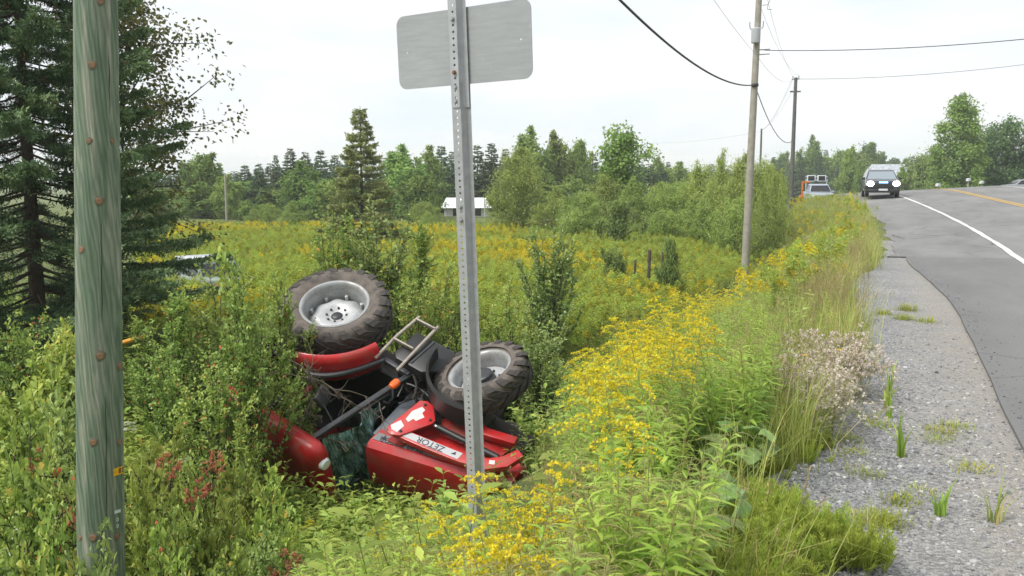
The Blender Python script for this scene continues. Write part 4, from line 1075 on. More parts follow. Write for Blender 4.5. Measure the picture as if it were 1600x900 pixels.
house('shed', 'small white shed in the shrubs below the house', p, .2, 2.6, 2.2, 1.2, .5, m_roofw, m_wall, 0, 1)
def mailbox(u, d, v, label):
    p = stand(u, d); o = thing('mailbox', label, 'mailbox', p, -.5); h = zat(v, d) - p.z
    MB().box((0, 0, h / 2 - .2), (.10, .10, h + .4)).build('post', m_wood, o)
    a = np.linspace(0, math.pi, 9); MB().prism([(-.11, 0), *[(-.11 * math.cos(t_), .12 + .11 * math.sin(t_)) for t_ in a], (.11, 0)], 1, -.22, .22).build('box', m_wallw, o); 
    for c in o.children:
        if c.name.startswith('box'): c.location = (0, 0, h - .1)
    MB().box((.13, 0, h + .15), (.02, .05, .18)).build('flag', m_green, o)
mailbox(1513, 70, 281, 'white mailbox with green flag in front of the tall maple')
mailbox(1534, 72, 285, 'pale mailbox beside the dark trunked maple')
mailbox(1466, 68, 289, 'short white mailbox on a post below the pale green shrubs')

# ------------------------------------------------------------------ trees
def ramp3(a, b_, c): return [(0, a), (.5, b_), (1, c)]
m_bark = solid('grey_brown_bark', (.085, .068, .052), .95, 0, .2, .3, 12, (.04, .032, .026), .6, 40)
m_barkpale = solid('pale_twig_bark', (.17, .14, .105), .9, 0, .2, .3, 12, (.09, .07, .05))
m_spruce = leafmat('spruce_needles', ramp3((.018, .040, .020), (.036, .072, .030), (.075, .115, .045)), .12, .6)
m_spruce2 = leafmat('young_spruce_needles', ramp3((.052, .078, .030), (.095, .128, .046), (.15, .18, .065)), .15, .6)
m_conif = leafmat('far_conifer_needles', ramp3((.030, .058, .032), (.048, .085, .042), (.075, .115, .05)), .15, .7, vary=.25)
m_cones = leafmat('brown_cones', ramp3((.10, .05, .02), (.17, .10, .04), (.22, .14, .06)), 0, .7)
m_decid = leafmat('maple_leaves', ramp3((.050, .090, .022), (.085, .145, .032), (.13, .195, .045)), .3, .6, vary=.22)
m_decid_d = leafmat('dark_maple_leaves', ramp3((.026, .055, .022), (.045, .088, .032), (.08, .13, .045)), .25, .6, vary=.15)
m_decid_m = leafmat('mid_green_leaves', ramp3((.045, .080, .026), (.075, .125, .034), (.12, .175, .05)), .3, .6)
m_willow = leafmat('willow_leaves', ramp3((.075, .115, .030), (.125, .185, .045), (.19, .25, .075)), .35, .6, vary=.16)
m_birchleaf = leafmat('brownish_poplar_leaves', ramp3((.035, .052, .020), (.075, .095, .030), (.15, .14, .045)), .3, .5)
def conifer(H, Rr, seed, tw=26, fine=True, whorl=.30, droop=.25, bare=0.0, power=.85, mat=None, cones=False, nn=9, nl0=.062, nw=.022):
    g = np.random.default_rng(seed); T = []; A, B, ra, rb = [], [], [], []; cn = []
    nz_ = int(H / whorl)
    A.append((0, 0, -.3)); B.append((0, 0, H)); ra.append(H * .014 + .02); rb.append(.012)
    for k in range(nz_):
        z0 = bare + (H - bare) * (k / nz_) ** .95
        L = Rr * (1 - (z0 - bare) / (H - bare)) ** power + .06
        if k < 3: L *= .7 + .1 * k
        nb_ = int(g.integers(4, 7))
        for j in range(nb_):
            az = 2 * math.pi * (j + g.random() * .8) / nb_ + k * 1.9; Lb = L * g.uniform(.68, 1.12); zz = z0 + g.uniform(-.12, .12)
            d = np.array([math.cos(az), math.sin(az), 0]); ns = 6
            q = np.linspace(0, 1, ns); up_ = .35 * (z0 / H) ** 2
            pts = np.array([0, 0, zz]) + d * (Lb * q)[:, None] + np.array([0, 0, 1.]) * (Lb * (-droop * q + (droop * .75 + up_) * q ** 2.2))[:, None]
            for i in range(ns - 1): A.append(pts[i]); B.append(pts[i + 1]); r_ = .006 + .006 * Lb; ra.append(r_ * (1 - q[i]) + .003); rb.append(r_ * (1 - q[i + 1]) + .003)
            n_t = max(5, int(tw * Lb / Rr)); tq = g.uniform(.12, 1.0, n_t) ** .8
            bp = np.stack([np.interp(tq, q, pts[:, i]) for i in range(3)], 1)
            side = np.where(g.random(n_t) < .5, 1, -1)[:, None]; sv_ = np.array([-d[1], d[0], 0])
            td = unit(d * g.uniform(.5, 1.0, n_t)[:, None] + sv_ * side * g.uniform(.35, .95, n_t)[:, None] + np.array([0, 0, 1.]) * g.uniform(-.45, .12, n_t)[:, None])
            tl = (.20 + .28 * Lb * (1.05 - tq)) * g.uniform(.7, 1.2, n_t)
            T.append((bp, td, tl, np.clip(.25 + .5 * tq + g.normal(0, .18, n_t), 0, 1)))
            if cones and z0 > H * .55 and g.random() < .8:
                cn.append(bp[:2] - np.array([0, 0, .03]))
    bp, td, tl, va = [np.concatenate([x[i] for x in T]) for i in range(4)]
    parts = []
    if fine:
        parts.append(sticks(bp, bp + td * tl[:, None], .006, .003, va * .4, 3))
        q = (np.arange(nn) + .5) / nn
        P = (bp[:, None] + td[:, None] * (tl[:, None] * q)[..., None]).reshape(-1, 3); TD = np.repeat(td, nn, 0); rv = g.normal(size=P.shape); rv = unit(rv - TD * (rv * TD).sum(1, keepdims=True))
        for s_ in (1, -1):
            nd = unit(TD * .75 + rv * s_); nl = nl0 * g.uniform(.75, 1.25, len(P))
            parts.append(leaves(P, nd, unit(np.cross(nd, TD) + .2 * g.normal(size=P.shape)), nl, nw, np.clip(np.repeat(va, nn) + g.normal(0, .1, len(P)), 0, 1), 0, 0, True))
    else:
        for k in range(5):
            nd = unit(td + g.normal(0, .34, td.shape)); parts.append(leaves(bp + td * tl[:, None] * .2 * k, nd, unit(g.normal(size=td.shape) + [0, 0, 1.2]), tl * g.uniform(.6, 1.0, len(tl)), tl * .46, np.clip(va + g.normal(0, .12, len(va)), 0, 1), .15, .2, True))
    v, t_, a_ = join(parts)
    crown = fast_mesh('crown', v, t_, mat or m_conif, a_)
    v, t_, a_ = sticks(np.array(A), np.array(B), np.array(ra), np.array(rb), 0, 6); trunk = fast_mesh('trunk', v, t_, m_bark, a_)
    extra = None
    if cn:
        c = np.concatenate(cn); dd = np.tile([0.05, 0, -1.0], (len(c), 1)); v, t_, a_ = join([leaves(c, dd, rvec(len(c)), .09, .035, g.random(len(c)), .4, 0, True) for _ in range(3)]); extra = fast_mesh('cones', v, t_, m_cones, a_)
    return trunk, crown, extra
def limbs(H, base, seed, n1=9, spread=.55, r0=.09, upw=.9, forks=3):
    """trunk, limbs and twigs; returns segments and twig tips"""
    g = np.random.default_rng(seed); A, B, ra, rb, tips = [], [], [], [], []
    def seg(a, d, L, r, lev):
        k = 4; p = a
        for i in range(k):
            d = unit(d + g.normal(0, .12, 3) + np.array([0, 0, .05 * upw])); q = p + d * L / k
            A.append(p); B.append(q); ra.append(r * (1 - .55 * i / k)); rb.append(r * (1 - .55 * (i + 1) / k)); p = q
            if lev > 0 and i >= 1:
                for _ in range(forks if lev > 1 else 2):
                    nd = unit(d * .75 + unit(g.normal(size=3) * [1, 1, .7]) * .8 + np.array([0, 0, .15 * upw])); seg(p, nd, L * g.uniform(.42, .62), r * .5, lev - 1)
            if lev == 0: tips.append(q)
        return p
    # trunk
    p = np.array([0, 0, -.2]); k = 10
    for i in range(k):
        q = np.array([0, 0, -.2 + (H * .8 + .2) * (i + 1) / k]) + np.append(g.normal(0, .012 * H, 2), 0)
        A.append(p); B.append(q); ra.append(r0 * (1 - .9 * i / k)); rb.append(r0 * (1 - .9 * (i + 1) / k)); p = q
        z = q[2]
        if z > base:
            f = (z - base) / (H - base)
            for j in range(max(2, int(n1 / 4))):
                az = g.random() * 6.283; d = unit(np.array([math.cos(az) * spread, math.sin(az) * spread, .45 * upw + .3 * f])); seg(q, d, H * (.34 - .2 * f) * g.uniform(.8, 1.2) * (spread / .55), r0 * .42 * (1 - .6 * f), 1)
    tips.append(p)
    return A, B, ra, rb, np.array(tips)
def broadleaf(H, Rr, base, seed, nclus=170, per=36, leaf=.14, mat=None, shape='round', clus=.5, r0=.1, aspect=.62, gaps=0.0, rag=1.0, shoots=0):
    g = np.random.default_rng(seed)
    A, B, ra, rb, tips = limbs(H, base, seed, spread=.55 * min(1.6, max(.5, Rr / (H - base) * 2)), r0=r0)
    # crown: clumps kept inside an uneven envelope
    c = []; ph = g.random(6) * 6.28
    while len(c) < nclus:
        z = g.random(); az = g.random() * 6.283
        if shape == 'round': pr = math.sqrt(max(0, 1 - (2 * z - 1) ** 2)) ** .8
        elif shape == 'cone': pr = (1 - z) ** .7 * min(1, z * 5 + .35)
        elif shape == 'vase': pr = (.35 + .65 * min(1, z * 1.8)) * (1 if z < .75 else math.sqrt(max(0, 1 - ((z - .75) / .25) ** 2)))
        else: pr = (1 if z < .35 else math.sqrt(max(0, 1 - ((z - .35) / .65) ** 2))) * (.75 + .25 * min(1, z * 4))
        pr *= 1 + rag * (.20 * math.sin(3 * az + ph[0]) + .16 * math.sin(5 * az + ph[1] + 5 * z) + .14 * math.sin(11 * z + ph[2] + 2 * az)); z = z * (1 + rag * .10 * math.sin(4 * az + ph[3]) * z)
        rr = Rr * pr * g.random() ** .38
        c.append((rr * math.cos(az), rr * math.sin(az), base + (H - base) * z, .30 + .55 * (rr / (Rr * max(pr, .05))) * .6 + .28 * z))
    c = np.array(c)
    if len(tips) > 4 and gaps: c = np.concatenate([c[: int(nclus * (1 - gaps))], np.column_stack([tips[g.integers(0, len(tips), int(nclus * gaps))], np.full(int(nclus * gaps), .6)])])
    if shoots:
        sh = []
        for _ in range(shoots):
            k = c[g.integers(0, len(c)), :3]; o_ = unit(k * [1, 1, 0] / max(Rr, .1) * .5 + np.array([0, 0, 1.0]) + g.normal(0, .22, 3)); L_ = H * g.uniform(.08, .26)
            if k[2] > base + .3 * (H - base):
                for q in np.linspace(.2, 1, 5): sh.append(np.append(k + o_ * L_ * q, .75))
        c = np.concatenate([c, np.array(sh)]); 
    small = np.ones(len(c)); small[nclus:] = .42
    n = len(c) * per; ci = np.repeat(np.arange(len(c)), per)
    off = g.normal(size=(n, 3)) * [1, 1, .7] * clus * .5 * (g.uniform(.6, 1.3, len(c)) * small)[ci][:, None]
    P = c[ci, :3] + off; out_ = unit(off + c[ci, :3] * [.25, .25, 0] / max(Rr, .1))
    D = unit(out_ * .5 + g.normal(size=(n, 3)) * .6 + [0, 0, -.25]); Nn = unit(out_ * .6 + [0, 0, .8] + g.normal(size=(n, 3)) * .5)
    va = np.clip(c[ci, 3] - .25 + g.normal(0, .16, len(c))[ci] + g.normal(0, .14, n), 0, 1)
    v, t_, a_ = leaves(P, D, Nn, leaf * g.uniform(.7, 1.25, n), leaf * aspect * g.uniform(.8, 1.2, n), va, .18, .1, True)
    crown = fast_mesh('crown', v, t_, mat or m_decid, a_)
    # twigs reaching the clumps
    if len(A): 
        e_ = np.array(B); k = g.integers(0, len(e_), len(c)); nearest = np.array([e_[np.argmin(((e_ - q[:3]) ** 2).sum(1) + (e_[:, 2] > q[2]) * .5)] for q in c])
        A = np.concatenate([np.array(A), nearest]); B = np.concatenate([np.array(B), c[:, :3]]); ra = np.concatenate([ra, np.full(len(c), .012 * H / 6)]); rb = np.concatenate([rb, np.full(len(c), .004)])
    v, t_, a_ = sticks(A, B, ra, rb, 0, 6); trunk = fast_mesh('trunk', v, t_, m_bark, a_)
    return trunk, crown, None
def plant_tree(name, label, cat, meshes, p, rz=0, sc=1.0, group=None, scz=None, cname='crown'):
    o = thing(name, label, cat, p, rz, group); o.scale = (sc, sc, scz or sc)
    link('trunk', meshes[0], o); link(cname, meshes[1], o)
    if meshes[2]: link('cones', meshes[2], o)
    return o
def top_h(u, v, d): return zat(v, d) - stand(u, d).z

# big spruce beside the near pole, poplar behind it
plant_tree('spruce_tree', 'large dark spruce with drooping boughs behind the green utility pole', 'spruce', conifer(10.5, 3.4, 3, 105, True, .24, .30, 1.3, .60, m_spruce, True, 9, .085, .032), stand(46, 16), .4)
plant_tree('poplar_tree', 'leafy poplar with brownish leaves showing against the sky beside the spruce', 'tree', broadleaf(8.6, 1.8, 2.4, 8, 230, 42, .10, m_birchleaf, 'egg', .5, .06, .8, .45), stand(196, 18.5), 1.0)
plant_tree('spruce_tree', 'young spruce with a thin pointed top in the meadow behind the tractor', 'spruce', conifer(top_h(565, 168, 46), 2.75, 5, 60, True, .31, .14, .1, 1.0, m_spruce2, False, 6, .16, .06), stand(565, 46), 2.0)
# treeline: kinds shared between many trees
KC = [conifer(9, 2.0, 20 + k, 34, False, .32, .2, .2, .85) for k in range(4)]
KD = [broadleaf(7, 2.3, .6, 40 + k, 180, 36, .36, m_decid, 'egg', .7, .09, .62, 0, 1.3, 16) for k in range(4)]
KW = [broadleaf(5, 2.1, .1, 60 + k, 210, 40, .22, m_willow, 'round' if k % 2 else 'egg', .6, .05, .30, 0, 1.15, 18) for k in range(4)]
tl = np.random.default_rng(9)
# (column, top row, depth, half width px, kind, label, group)
gl_c, gl_d = 'dark conifer in the treeline beyond the goldenrod meadow', 'round green broadleaf tree in the treeline beyond the goldenrod meadow'
con = [(284, 252, 104, 13), (300, 250, 108, 16), (336, 262, 110, 13), (372, 270, 112, 14), (405, 255, 100, 15), (432, 242, 104, 10), (455, 231, 108, 18), (478, 237, 110, 18), (502, 234, 106, 18), (524, 242, 112, 16), (548, 244, 118, 16), (604, 246, 118, 16), (636, 240, 120, 16), (690, 228, 112, 18), (706, 236, 116, 14), (722, 232, 118, 16), (746, 226, 116, 18), (768, 224, 118, 18), (790, 232, 122, 15), (896, 244, 130, 15), (926, 240, 134, 16)]
con += [(232 + 13.5 * k + tl.uniform(-4, 4), 262 + tl.uniform(-9, 14), 122 + tl.uniform(-5, 8), 17) for k in range(60)]
for i, (u, v, d, w_) in enumerate(con):
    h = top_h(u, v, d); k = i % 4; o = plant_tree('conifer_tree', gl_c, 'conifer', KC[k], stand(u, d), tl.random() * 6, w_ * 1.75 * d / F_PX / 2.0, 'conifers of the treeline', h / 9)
dec = [(318, 254, 96, 26), (352, 288, 92, 16), (388, 318, 88, 14), (470, 270, 92, 26), (528, 288, 88, 24), (500, 296, 90, 20), (630, 250, 92, 30), (672, 250, 104, 20), (654, 284, 86, 22), (650, 300, 88, 16), (830, 226, 104, 26), (868, 232, 108, 22), (905, 236, 112, 18), (952, 262, 110, 22), (1030, 262, 130, 18), (1062, 266, 136, 18)]
dec += [q for q in [(240 + 36 * k + tl.uniform(-10, 10), 296 + tl.uniform(-12, 12), 98 + tl.uniform(-5, 6), 26) for k in range(19)] if abs(q[0] - 728) > 52]
for i, (u, v, d, w_) in enumerate(dec):
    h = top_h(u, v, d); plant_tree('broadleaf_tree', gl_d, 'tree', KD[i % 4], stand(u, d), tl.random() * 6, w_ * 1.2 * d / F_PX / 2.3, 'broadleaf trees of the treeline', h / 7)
plant_tree('poplar_tree', 'tall open crowned poplar rising out of the willow bushes', 'tree', broadleaf(top_h(972, 206, 62), 1.7, 2.0, 71, 150, 34, .24, m_decid, 'vase', .6, .07, .75, .5), stand(972, 62), 0)
# willow bushes behind the meadow
wil = [(808, 250, 60, 44, 1), (868, 300, 56, 34, 0), (912, 292, 54, 36, 2), (946, 272, 60, 36, 3), (990, 286, 56, 34, 0), (1030, 284, 58, 34, 1), (1062, 276, 56, 34, 2), (1096, 256, 54, 36, 3), (1128, 250, 52, 34, 0), (1160, 240, 50, 34, 1), (1192, 236, 48, 32, 2), (1214, 262, 46, 22, 3), (1040, 322, 50, 30, 2), (1100, 312, 48, 34, 1), (1150, 306, 45, 32, 3), (900, 326, 52, 30, 1), (1196, 300, 43, 24, 0)]
for i, (u, v, d, w_, k) in enumerate(wil):
    lab = 'tall rounded willow bush standing alone at the meadow edge' if i == 0 else ('willow bush crowding the foot of the transformer pole' if u > 1140 else ('low willow bush at the meadow edge in front of the taller thicket' if i > 11 else 'pale green willow bush in the thicket behind the meadow'))
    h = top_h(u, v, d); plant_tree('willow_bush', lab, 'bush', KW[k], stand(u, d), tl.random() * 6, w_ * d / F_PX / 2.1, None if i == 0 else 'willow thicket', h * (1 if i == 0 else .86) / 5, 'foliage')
for i, (u, v, d, w_) in enumerate([(455, 325, 66, 24), (420, 322, 78, 16), (662, 318, 72, 24), (668, 336, 64, 18), (395, 330, 82, 14)]):
    plant_tree('willow_bush', 'small rounded bush at the far edge of the yellow meadow', 'bush', KW[i % 4], stand(u, d), tl.random() * 6, w_ * d / F_PX / 2.1, 'small bushes at the meadow edge', top_h(u, v, d) / 5, 'foliage')
KDk = [broadleaf(3, 1.3, .1, 80 + k, 120, 40, .17, m_decid_m, 'egg', .4, .04, .55, 0, 1.4, 22) for k in range(2)]
for i, (u, v, d, w_, lab) in enumerate([(966, 322, 46, 26, 'dark green bush in front of the willow thicket'), (960, 396, 30, 22, 'dark leafy bush left of the fence posts'), (1048, 386, 29, 17, 'dark leafy bush beside the grey fence post')]):
    plant_tree('bush', lab, 'bush', KDk[i % 2], stand(u, d), tl.random() * 6, w_ * d / F_PX / 1.3, None, top_h(u, v, d) / 3, 'foliage')
# right side of the road
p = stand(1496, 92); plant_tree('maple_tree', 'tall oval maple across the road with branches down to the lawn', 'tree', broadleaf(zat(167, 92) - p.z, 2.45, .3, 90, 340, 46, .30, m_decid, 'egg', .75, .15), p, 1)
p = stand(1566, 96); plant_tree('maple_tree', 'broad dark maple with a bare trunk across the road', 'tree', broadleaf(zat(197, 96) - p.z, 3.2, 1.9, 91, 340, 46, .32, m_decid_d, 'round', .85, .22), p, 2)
KDq = KDk
for i, (u, v, d, w_) in enumerate([(1450, 252, 118, 30), (1424, 262, 128, 22), (1476, 258, 112, 26), (1530, 262, 120, 28), (1600, 250, 116, 26), (1328, 252, 140, 18), (1344, 268, 134, 10), (1410, 276, 122, 14)]):
    p = stand(u, d); p.z = max(p.z, zat(v, d) - 9); plant_tree('broadleaf_tree', 'dark broadleaf tree beyond the road crest', 'tree', KD[i % 4] if i in (5, 6, 7) else [KDk[i % 2][0], KDk[i % 2][1], None], p, tl.random() * 6, w_ * d / F_PX / (2.3 if i in (5, 6, 7) else 1.3), 'trees beyond the road crest', (zat(v, d) - p.z) / (7 if i in (5, 6, 7) else 3))
# far wooded rise behind the crest
fr = np.random.default_rng(2)
for i in range(64):
    u = 1205 + i * 4.6 + fr.uniform(-4, 4); d = fr.uniform(190, 260); v = 250 + fr.uniform(-12, 16) - 6 * math.sin((u - 1200) / 60)
    p = stand(u, d); isC = fr.random() < .68; K = KC[i % 4] if isC else KD[i % 4]; h = zat(v, d) - p.z
    plant_tree('conifer_tree' if isC else 'broadleaf_tree', 'bluish conifer on the wooded rise beyond the road' if isC else 'pale broadleaf tree on the wooded rise beyond the road', 'conifer' if isC else 'tree', K, p, fr.random() * 6, fr.uniform(1.1, 1.6) if isC else fr.uniform(1.2, 1.7), 'conifers on the far rise' if isC else 'broadleaf trees on the far rise', h / (9 if isC else 7))
for i in range(26):
    u = 838 + i * 15 + fr.uniform(-5, 5); d = fr.uniform(170, 220); v = 262 + fr.uniform(-10, 8)
    p = stand(u, d); plant_tree('conifer_tree', 'faint conifer on the horizon above the willow thicket', 'conifer', KC[i % 4], p, fr.random() * 6, 1.25, 'conifers on the horizon', (zat(v, d) - p.z) / 9)

# ------------------------------------------------------------------ near plants: kinds
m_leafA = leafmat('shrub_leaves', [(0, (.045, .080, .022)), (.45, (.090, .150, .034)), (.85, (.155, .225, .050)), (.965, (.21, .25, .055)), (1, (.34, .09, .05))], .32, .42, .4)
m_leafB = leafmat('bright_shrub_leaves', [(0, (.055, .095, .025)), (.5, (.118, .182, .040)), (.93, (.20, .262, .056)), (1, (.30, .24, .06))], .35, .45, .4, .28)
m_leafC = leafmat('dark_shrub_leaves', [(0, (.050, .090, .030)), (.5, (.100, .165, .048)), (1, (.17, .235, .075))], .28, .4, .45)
m_herb = leafmat('herb_leaves', [(0, (.056, .100, .025)), (.5, (.115, .180, .038)), (1, (.19, .262, .058))], .38, .5, .35, .3)
m_goldleaf = leafmat('goldenrod_leaves', [(0, (.070, .125, .026)), (.5, (.135, .225, .040)), (1, (.22, .32, .06))], .38, .5)
m_meadow = leafmat('meadow_goldenrod_leaves', [(0, (.13, .185, .042)), (.5, (.20, .275, .062)), (1, (.29, .365, .09))], .4, .6, gain=2.2)
m_gold = leafmat('goldenrod_flowers', [(0, (.66, .54, .022)), (.5, (.80, .68, .045)), (1, (.85, .77, .10))], .25, .7, .2, .08, gain=1.0)
m_bud = leafmat('goldenrod_buds', [(0, (.22, .28, .035)), (.6, (.36, .40, .045)), (1, (.55, .48, .04))], .3, .7, .2, gain=1.0)
m_grass = leafmat('green_grass', [(0, (.085, .125, .034)), (.5, (.150, .205, .052)), (.85, (.24, .275, .085)), (1, (.34, .29, .14))], .38, .5)
m_dry = leafmat('dry_grass', [(0, (.27, .21, .095)), (.5, (.42, .34, .165)), (1, (.56, .48, .26))], .3, .7, gain=1.0)
m_horse = leafmat('horsetail', [(0, (.10, .150, .028)), (.5, (.155, .220, .040)), (1, (.23, .295, .06))], .42, .6)
m_big = leafmat('coltsfoot_leaf', [(0, (.11, .175, .055)), (.6, (.17, .25, .085)), (1, (.28, .36, .17))], .3, .5, .35, .25, gain=1.45)
m_puff = leafmat('aster_puffs', [(0, (.48, .39, .31)), (.5, (.63, .54, .46)), (1, (.74, .70, .63))], .25, .8, .2, gain=1.0)
m_umbel = leafmat('white_florets', [(0, (.60, .60, .50)), (1, (.80, .80, .75))], .2, .8, gain=1.0)
m_haw = leafmat('hawkweed_flower', [(0, (.75, .38, .01)), (1, (.85, .58, .02))], .2, .7, gain=1.0)
m_stem = leafmat('green_stem', [(0, (.09, .12, .035)), (1, (.16, .15, .06))], .1, .6)
m_twig = solid('grey_dead_twig', (.20, .165, .135), .9, 0, .2, .3, 12, (.11, .085, .065))
m_redleaf = leafmat('reddening_leaves', [(0, (.36, .10, .06)), (.6, (.48, .18, .10)), (1, (.42, .30, .10))], .35, .5, gain=1.0)

def shrub_parts(H, Rr, seed, nst=22, tw=13, lpt=8, leaf=.06, asp=.55, low=.15, dead=0.0, lift=.25):
    g = np.random.default_rng(seed); A, B, ra, rb, P, D, va = [], [], [], [], [], [], []
    for k in range(nst):
        az = g.random() * 6.283; q = g.random() ** .6; ex = Rr * q * (1 + .2 * math.sin(3 * az + seed)); zt = H * (1 - .55 * q ** 2.2) * g.uniform(.72, 1.04)
        a = np.array([g.normal() * .12 * Rr, g.normal() * .12 * Rr, -.1]); e = np.array([math.cos(az) * ex, math.sin(az) * ex, zt]); m_ = np.array([e[0] * .35, e[1] * .35, zt * .62])
        s = np.linspace(0, 1, 7)[:, None]; pts = (1 - s) ** 2 * a + 2 * s * (1 - s) * m_ + s * s * e + g.normal(0, .02, (7, 3))
        r_ = .006 + .0045 * H
        for i in range(6): A.append(pts[i]); B.append(pts[i + 1]); ra.append(r_ * (1 - s[i, 0] * .8)); rb.append(r_ * (1 - s[i + 1, 0] * .8))
        tq = np.concatenate([low + (1 - low) * g.random(tw) ** .75, [1.0]])
        for t_ in tq:
            p = np.array([np.interp(t_, s[:, 0], pts[:, i]) for i in range(3)]); out_ = unit(p * [1, 1, 0] + 1e-6 + g.normal(0, .4, 3) * Rr * [1, 1, .2])
            d = unit(out_ * .8 + [0, 0, lift + .5 * t_] + g.normal(0, .3, 3)); L = (.18 + .22 * g.random()) * (H / 2.6) ** .5
            pe = p + d * L - np.array([0, 0, .04]); A.append(p); B.append(pe); ra.append(.0045); rb.append(.002)
            if g.random() < dead: continue
            n = int(lpt * g.uniform(.7, 1.3)); f = (np.arange(n) + g.random(n) * .6 + .6) / (n + .2); pp = p + (pe - p) * f[:, None]
            P.append(pp); sd_ = unit(np.cross(d, [0, 0, 1.])); D.append(unit(d * .55 + sd_ * np.where(np.arange(n) % 2, 1, -1)[:, None] * .9 + g.normal(0, .3, (n, 3)) + [0, 0, .1]))
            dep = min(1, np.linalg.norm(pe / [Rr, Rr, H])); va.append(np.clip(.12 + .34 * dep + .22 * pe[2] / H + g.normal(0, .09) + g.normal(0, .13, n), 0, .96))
    P, D, va = np.concatenate(P), np.concatenate(D), np.concatenate(va); n = len(P)
    va = np.where(g.random(n) < .012, 1.0, va)
    Nn = unit(np.array([0, 0, 1.]) + g.normal(0, .42, (n, 3)))
    lf = leaves(P, D, Nn, leaf * g.uniform(.65, 1.3, n), leaf * asp * g.uniform(.8, 1.2, n), va, .2, .16)
    return sticks(np.array(A), np.array(B), np.array(ra), np.array(rb), .5, 4), lf
def shrub(H, Rr, seed, mat, bark=None, **kw):
    s_, l_ = shrub_parts(H, Rr, seed, **kw)
    return fast_mesh('stems', s_[0], s_[1], bark or m_bark, s_[2]), fast_mesh('foliage', l_[0], l_[1], mat, l_[2])
def goldenrod(seed, H=1.0, flower=1.0, fine=1.0, nleaf=64):
    g = np.random.default_rng(seed); lean = g.normal(0, .07, 2)
    s = np.linspace(0, 1, 7); pts = np.stack([lean[0] * s ** 2 * H, lean[1] * s ** 2 * H, H * s], 1)
    st = sticks(pts[:-1], pts[1:], .0045 - .003 * s[:-1], .0045 - .003 * s[1:], .4, 4)
    q = np.linspace(.10, .93, nleaf); az = np.arange(nleaf) * 2.4 + g.random(nleaf) * .6
    P = np.stack([np.interp(q, s, pts[:, i]) for i in range(3)], 1)
    el = .35 + .35 * q + g.normal(0, .15, nleaf); D = np.stack([np.cos(az) * np.cos(el), np.sin(az) * np.cos(el), np.sin(el)], 1)
    L = (.05 + .06 * np.sin(np.pi * np.clip(q * 1.05, 0, 1))) * g.uniform(.8, 1.25, nleaf)
    lf = leaves(P, D, unit(np.array([0, 0, 1.]) + D * -.3 + g.normal(0, .15, (nleaf, 3))), L, L * .19, np.clip(.18 + .6 * q + g.normal(0, .14, nleaf), 0, 1), .12, .38)
    nb = int(13 * (.6 + .4 * fine)); A, B, FP, FD = [], [], [], []
    for k in range(nb):
        f = k / nb; z0 = H * (.80 + .20 * f); az_ = k * 2.4 + g.random() * .5; L_ = H * (.145 * (1 - f * .7)) * g.uniform(.8, 1.2)
        p = np.array([np.interp(z0 / H, s, pts[:, 0]), np.interp(z0 / H, s, pts[:, 1]), z0]); d = np.array([math.cos(az_), math.sin(az_), 0])
        t_ = np.linspace(0, 1, 6); c = p + d * (L_ * t_)[:, None] + np.array([0, 0, 1.]) * (L_ * (.62 * t_ - .62 * t_ ** 2.4))[:, None]
        A.append(c[:-1]); B.append(c[1:])
        nf = int(24 * fine) + 4; u_ = np.linspace(.12, 1.02, nf); fp = np.stack([np.interp(u_, t_, c[:, i]) for i in range(3)], 1) + g.normal(0, .004, (nf, 3)) + [0, 0, .004]
        FP.append(fp); FD.append(unit(np.array([0, 0, 1.]) + g.normal(0, .75, (nf, 3))))
    A, B = np.concatenate(A), np.concatenate(B); st = join([st, sticks(A, B, .0015, .001, .6, 3)])
    FP, FD = np.concatenate(FP), np.concatenate(FD); n = len(FP); fs = (.0105 if fine >= 1 else .022) * (.8 + .4 * g.random(n))
    va = np.clip(g.normal(.5, .25, n), 0, 1)
    pl = join([leaves(FP, FD, rvec(n), fs, fs * .8, va, .25, 0, True), leaves(FP, unit(FD + g.normal(0, .6, FD.shape)), rvec(n), fs, fs * .7, va, .25, 0, True)])
    return st, lf, pl
def tuft(seed, n=46, h=.6, spread=.10, wd=.007, lean=.75, heads=0.0):
    g = np.random.default_rng(seed); P = np.column_stack([g.normal(0, spread, n), g.normal(0, spread, n), np.full(n, -.02)])
    hh = h * g.uniform(.5, 1.15, n); az = np.arctan2(P[:, 1], P[:, 0]) + g.normal(0, .8, n)
    return blades(P, az, hh, np.abs(g.normal(lean * .6, .3, n)), wd * g.uniform(.7, 1.3, n), np.clip(.5 + g.normal(0, .25, n), 0, 1))
def seedheads(seed, n=14, h=.75, spread=.12):
    g = np.random.default_rng(seed); P = np.column_stack([g.normal(0, spread, n), g.normal(0, spread, n), np.zeros(n)]); d = unit(np.array([0, 0, 1.]) + g.normal(0, .18, (n, 3))); E_ = P + d * (h * g.uniform(.8, 1.15, n))[:, None]
    st = sticks(P, E_, .0022, .0013, .5, 3); k = 16; q = g.random((n, k)) * .16; hp = (E_[:, None] - d[:, None] * (q * h)[..., None]).reshape(-1, 3) + g.normal(0, .006, (n * k, 3))
    return join([st, leaves(hp, unit(np.repeat(d, k, 0) + g.normal(0, .4, (n * k, 3))), rvec(n * k), .022, .006, np.clip(.6 + g.normal(0, .2, n * k), 0, 1), .1, 0, True)])
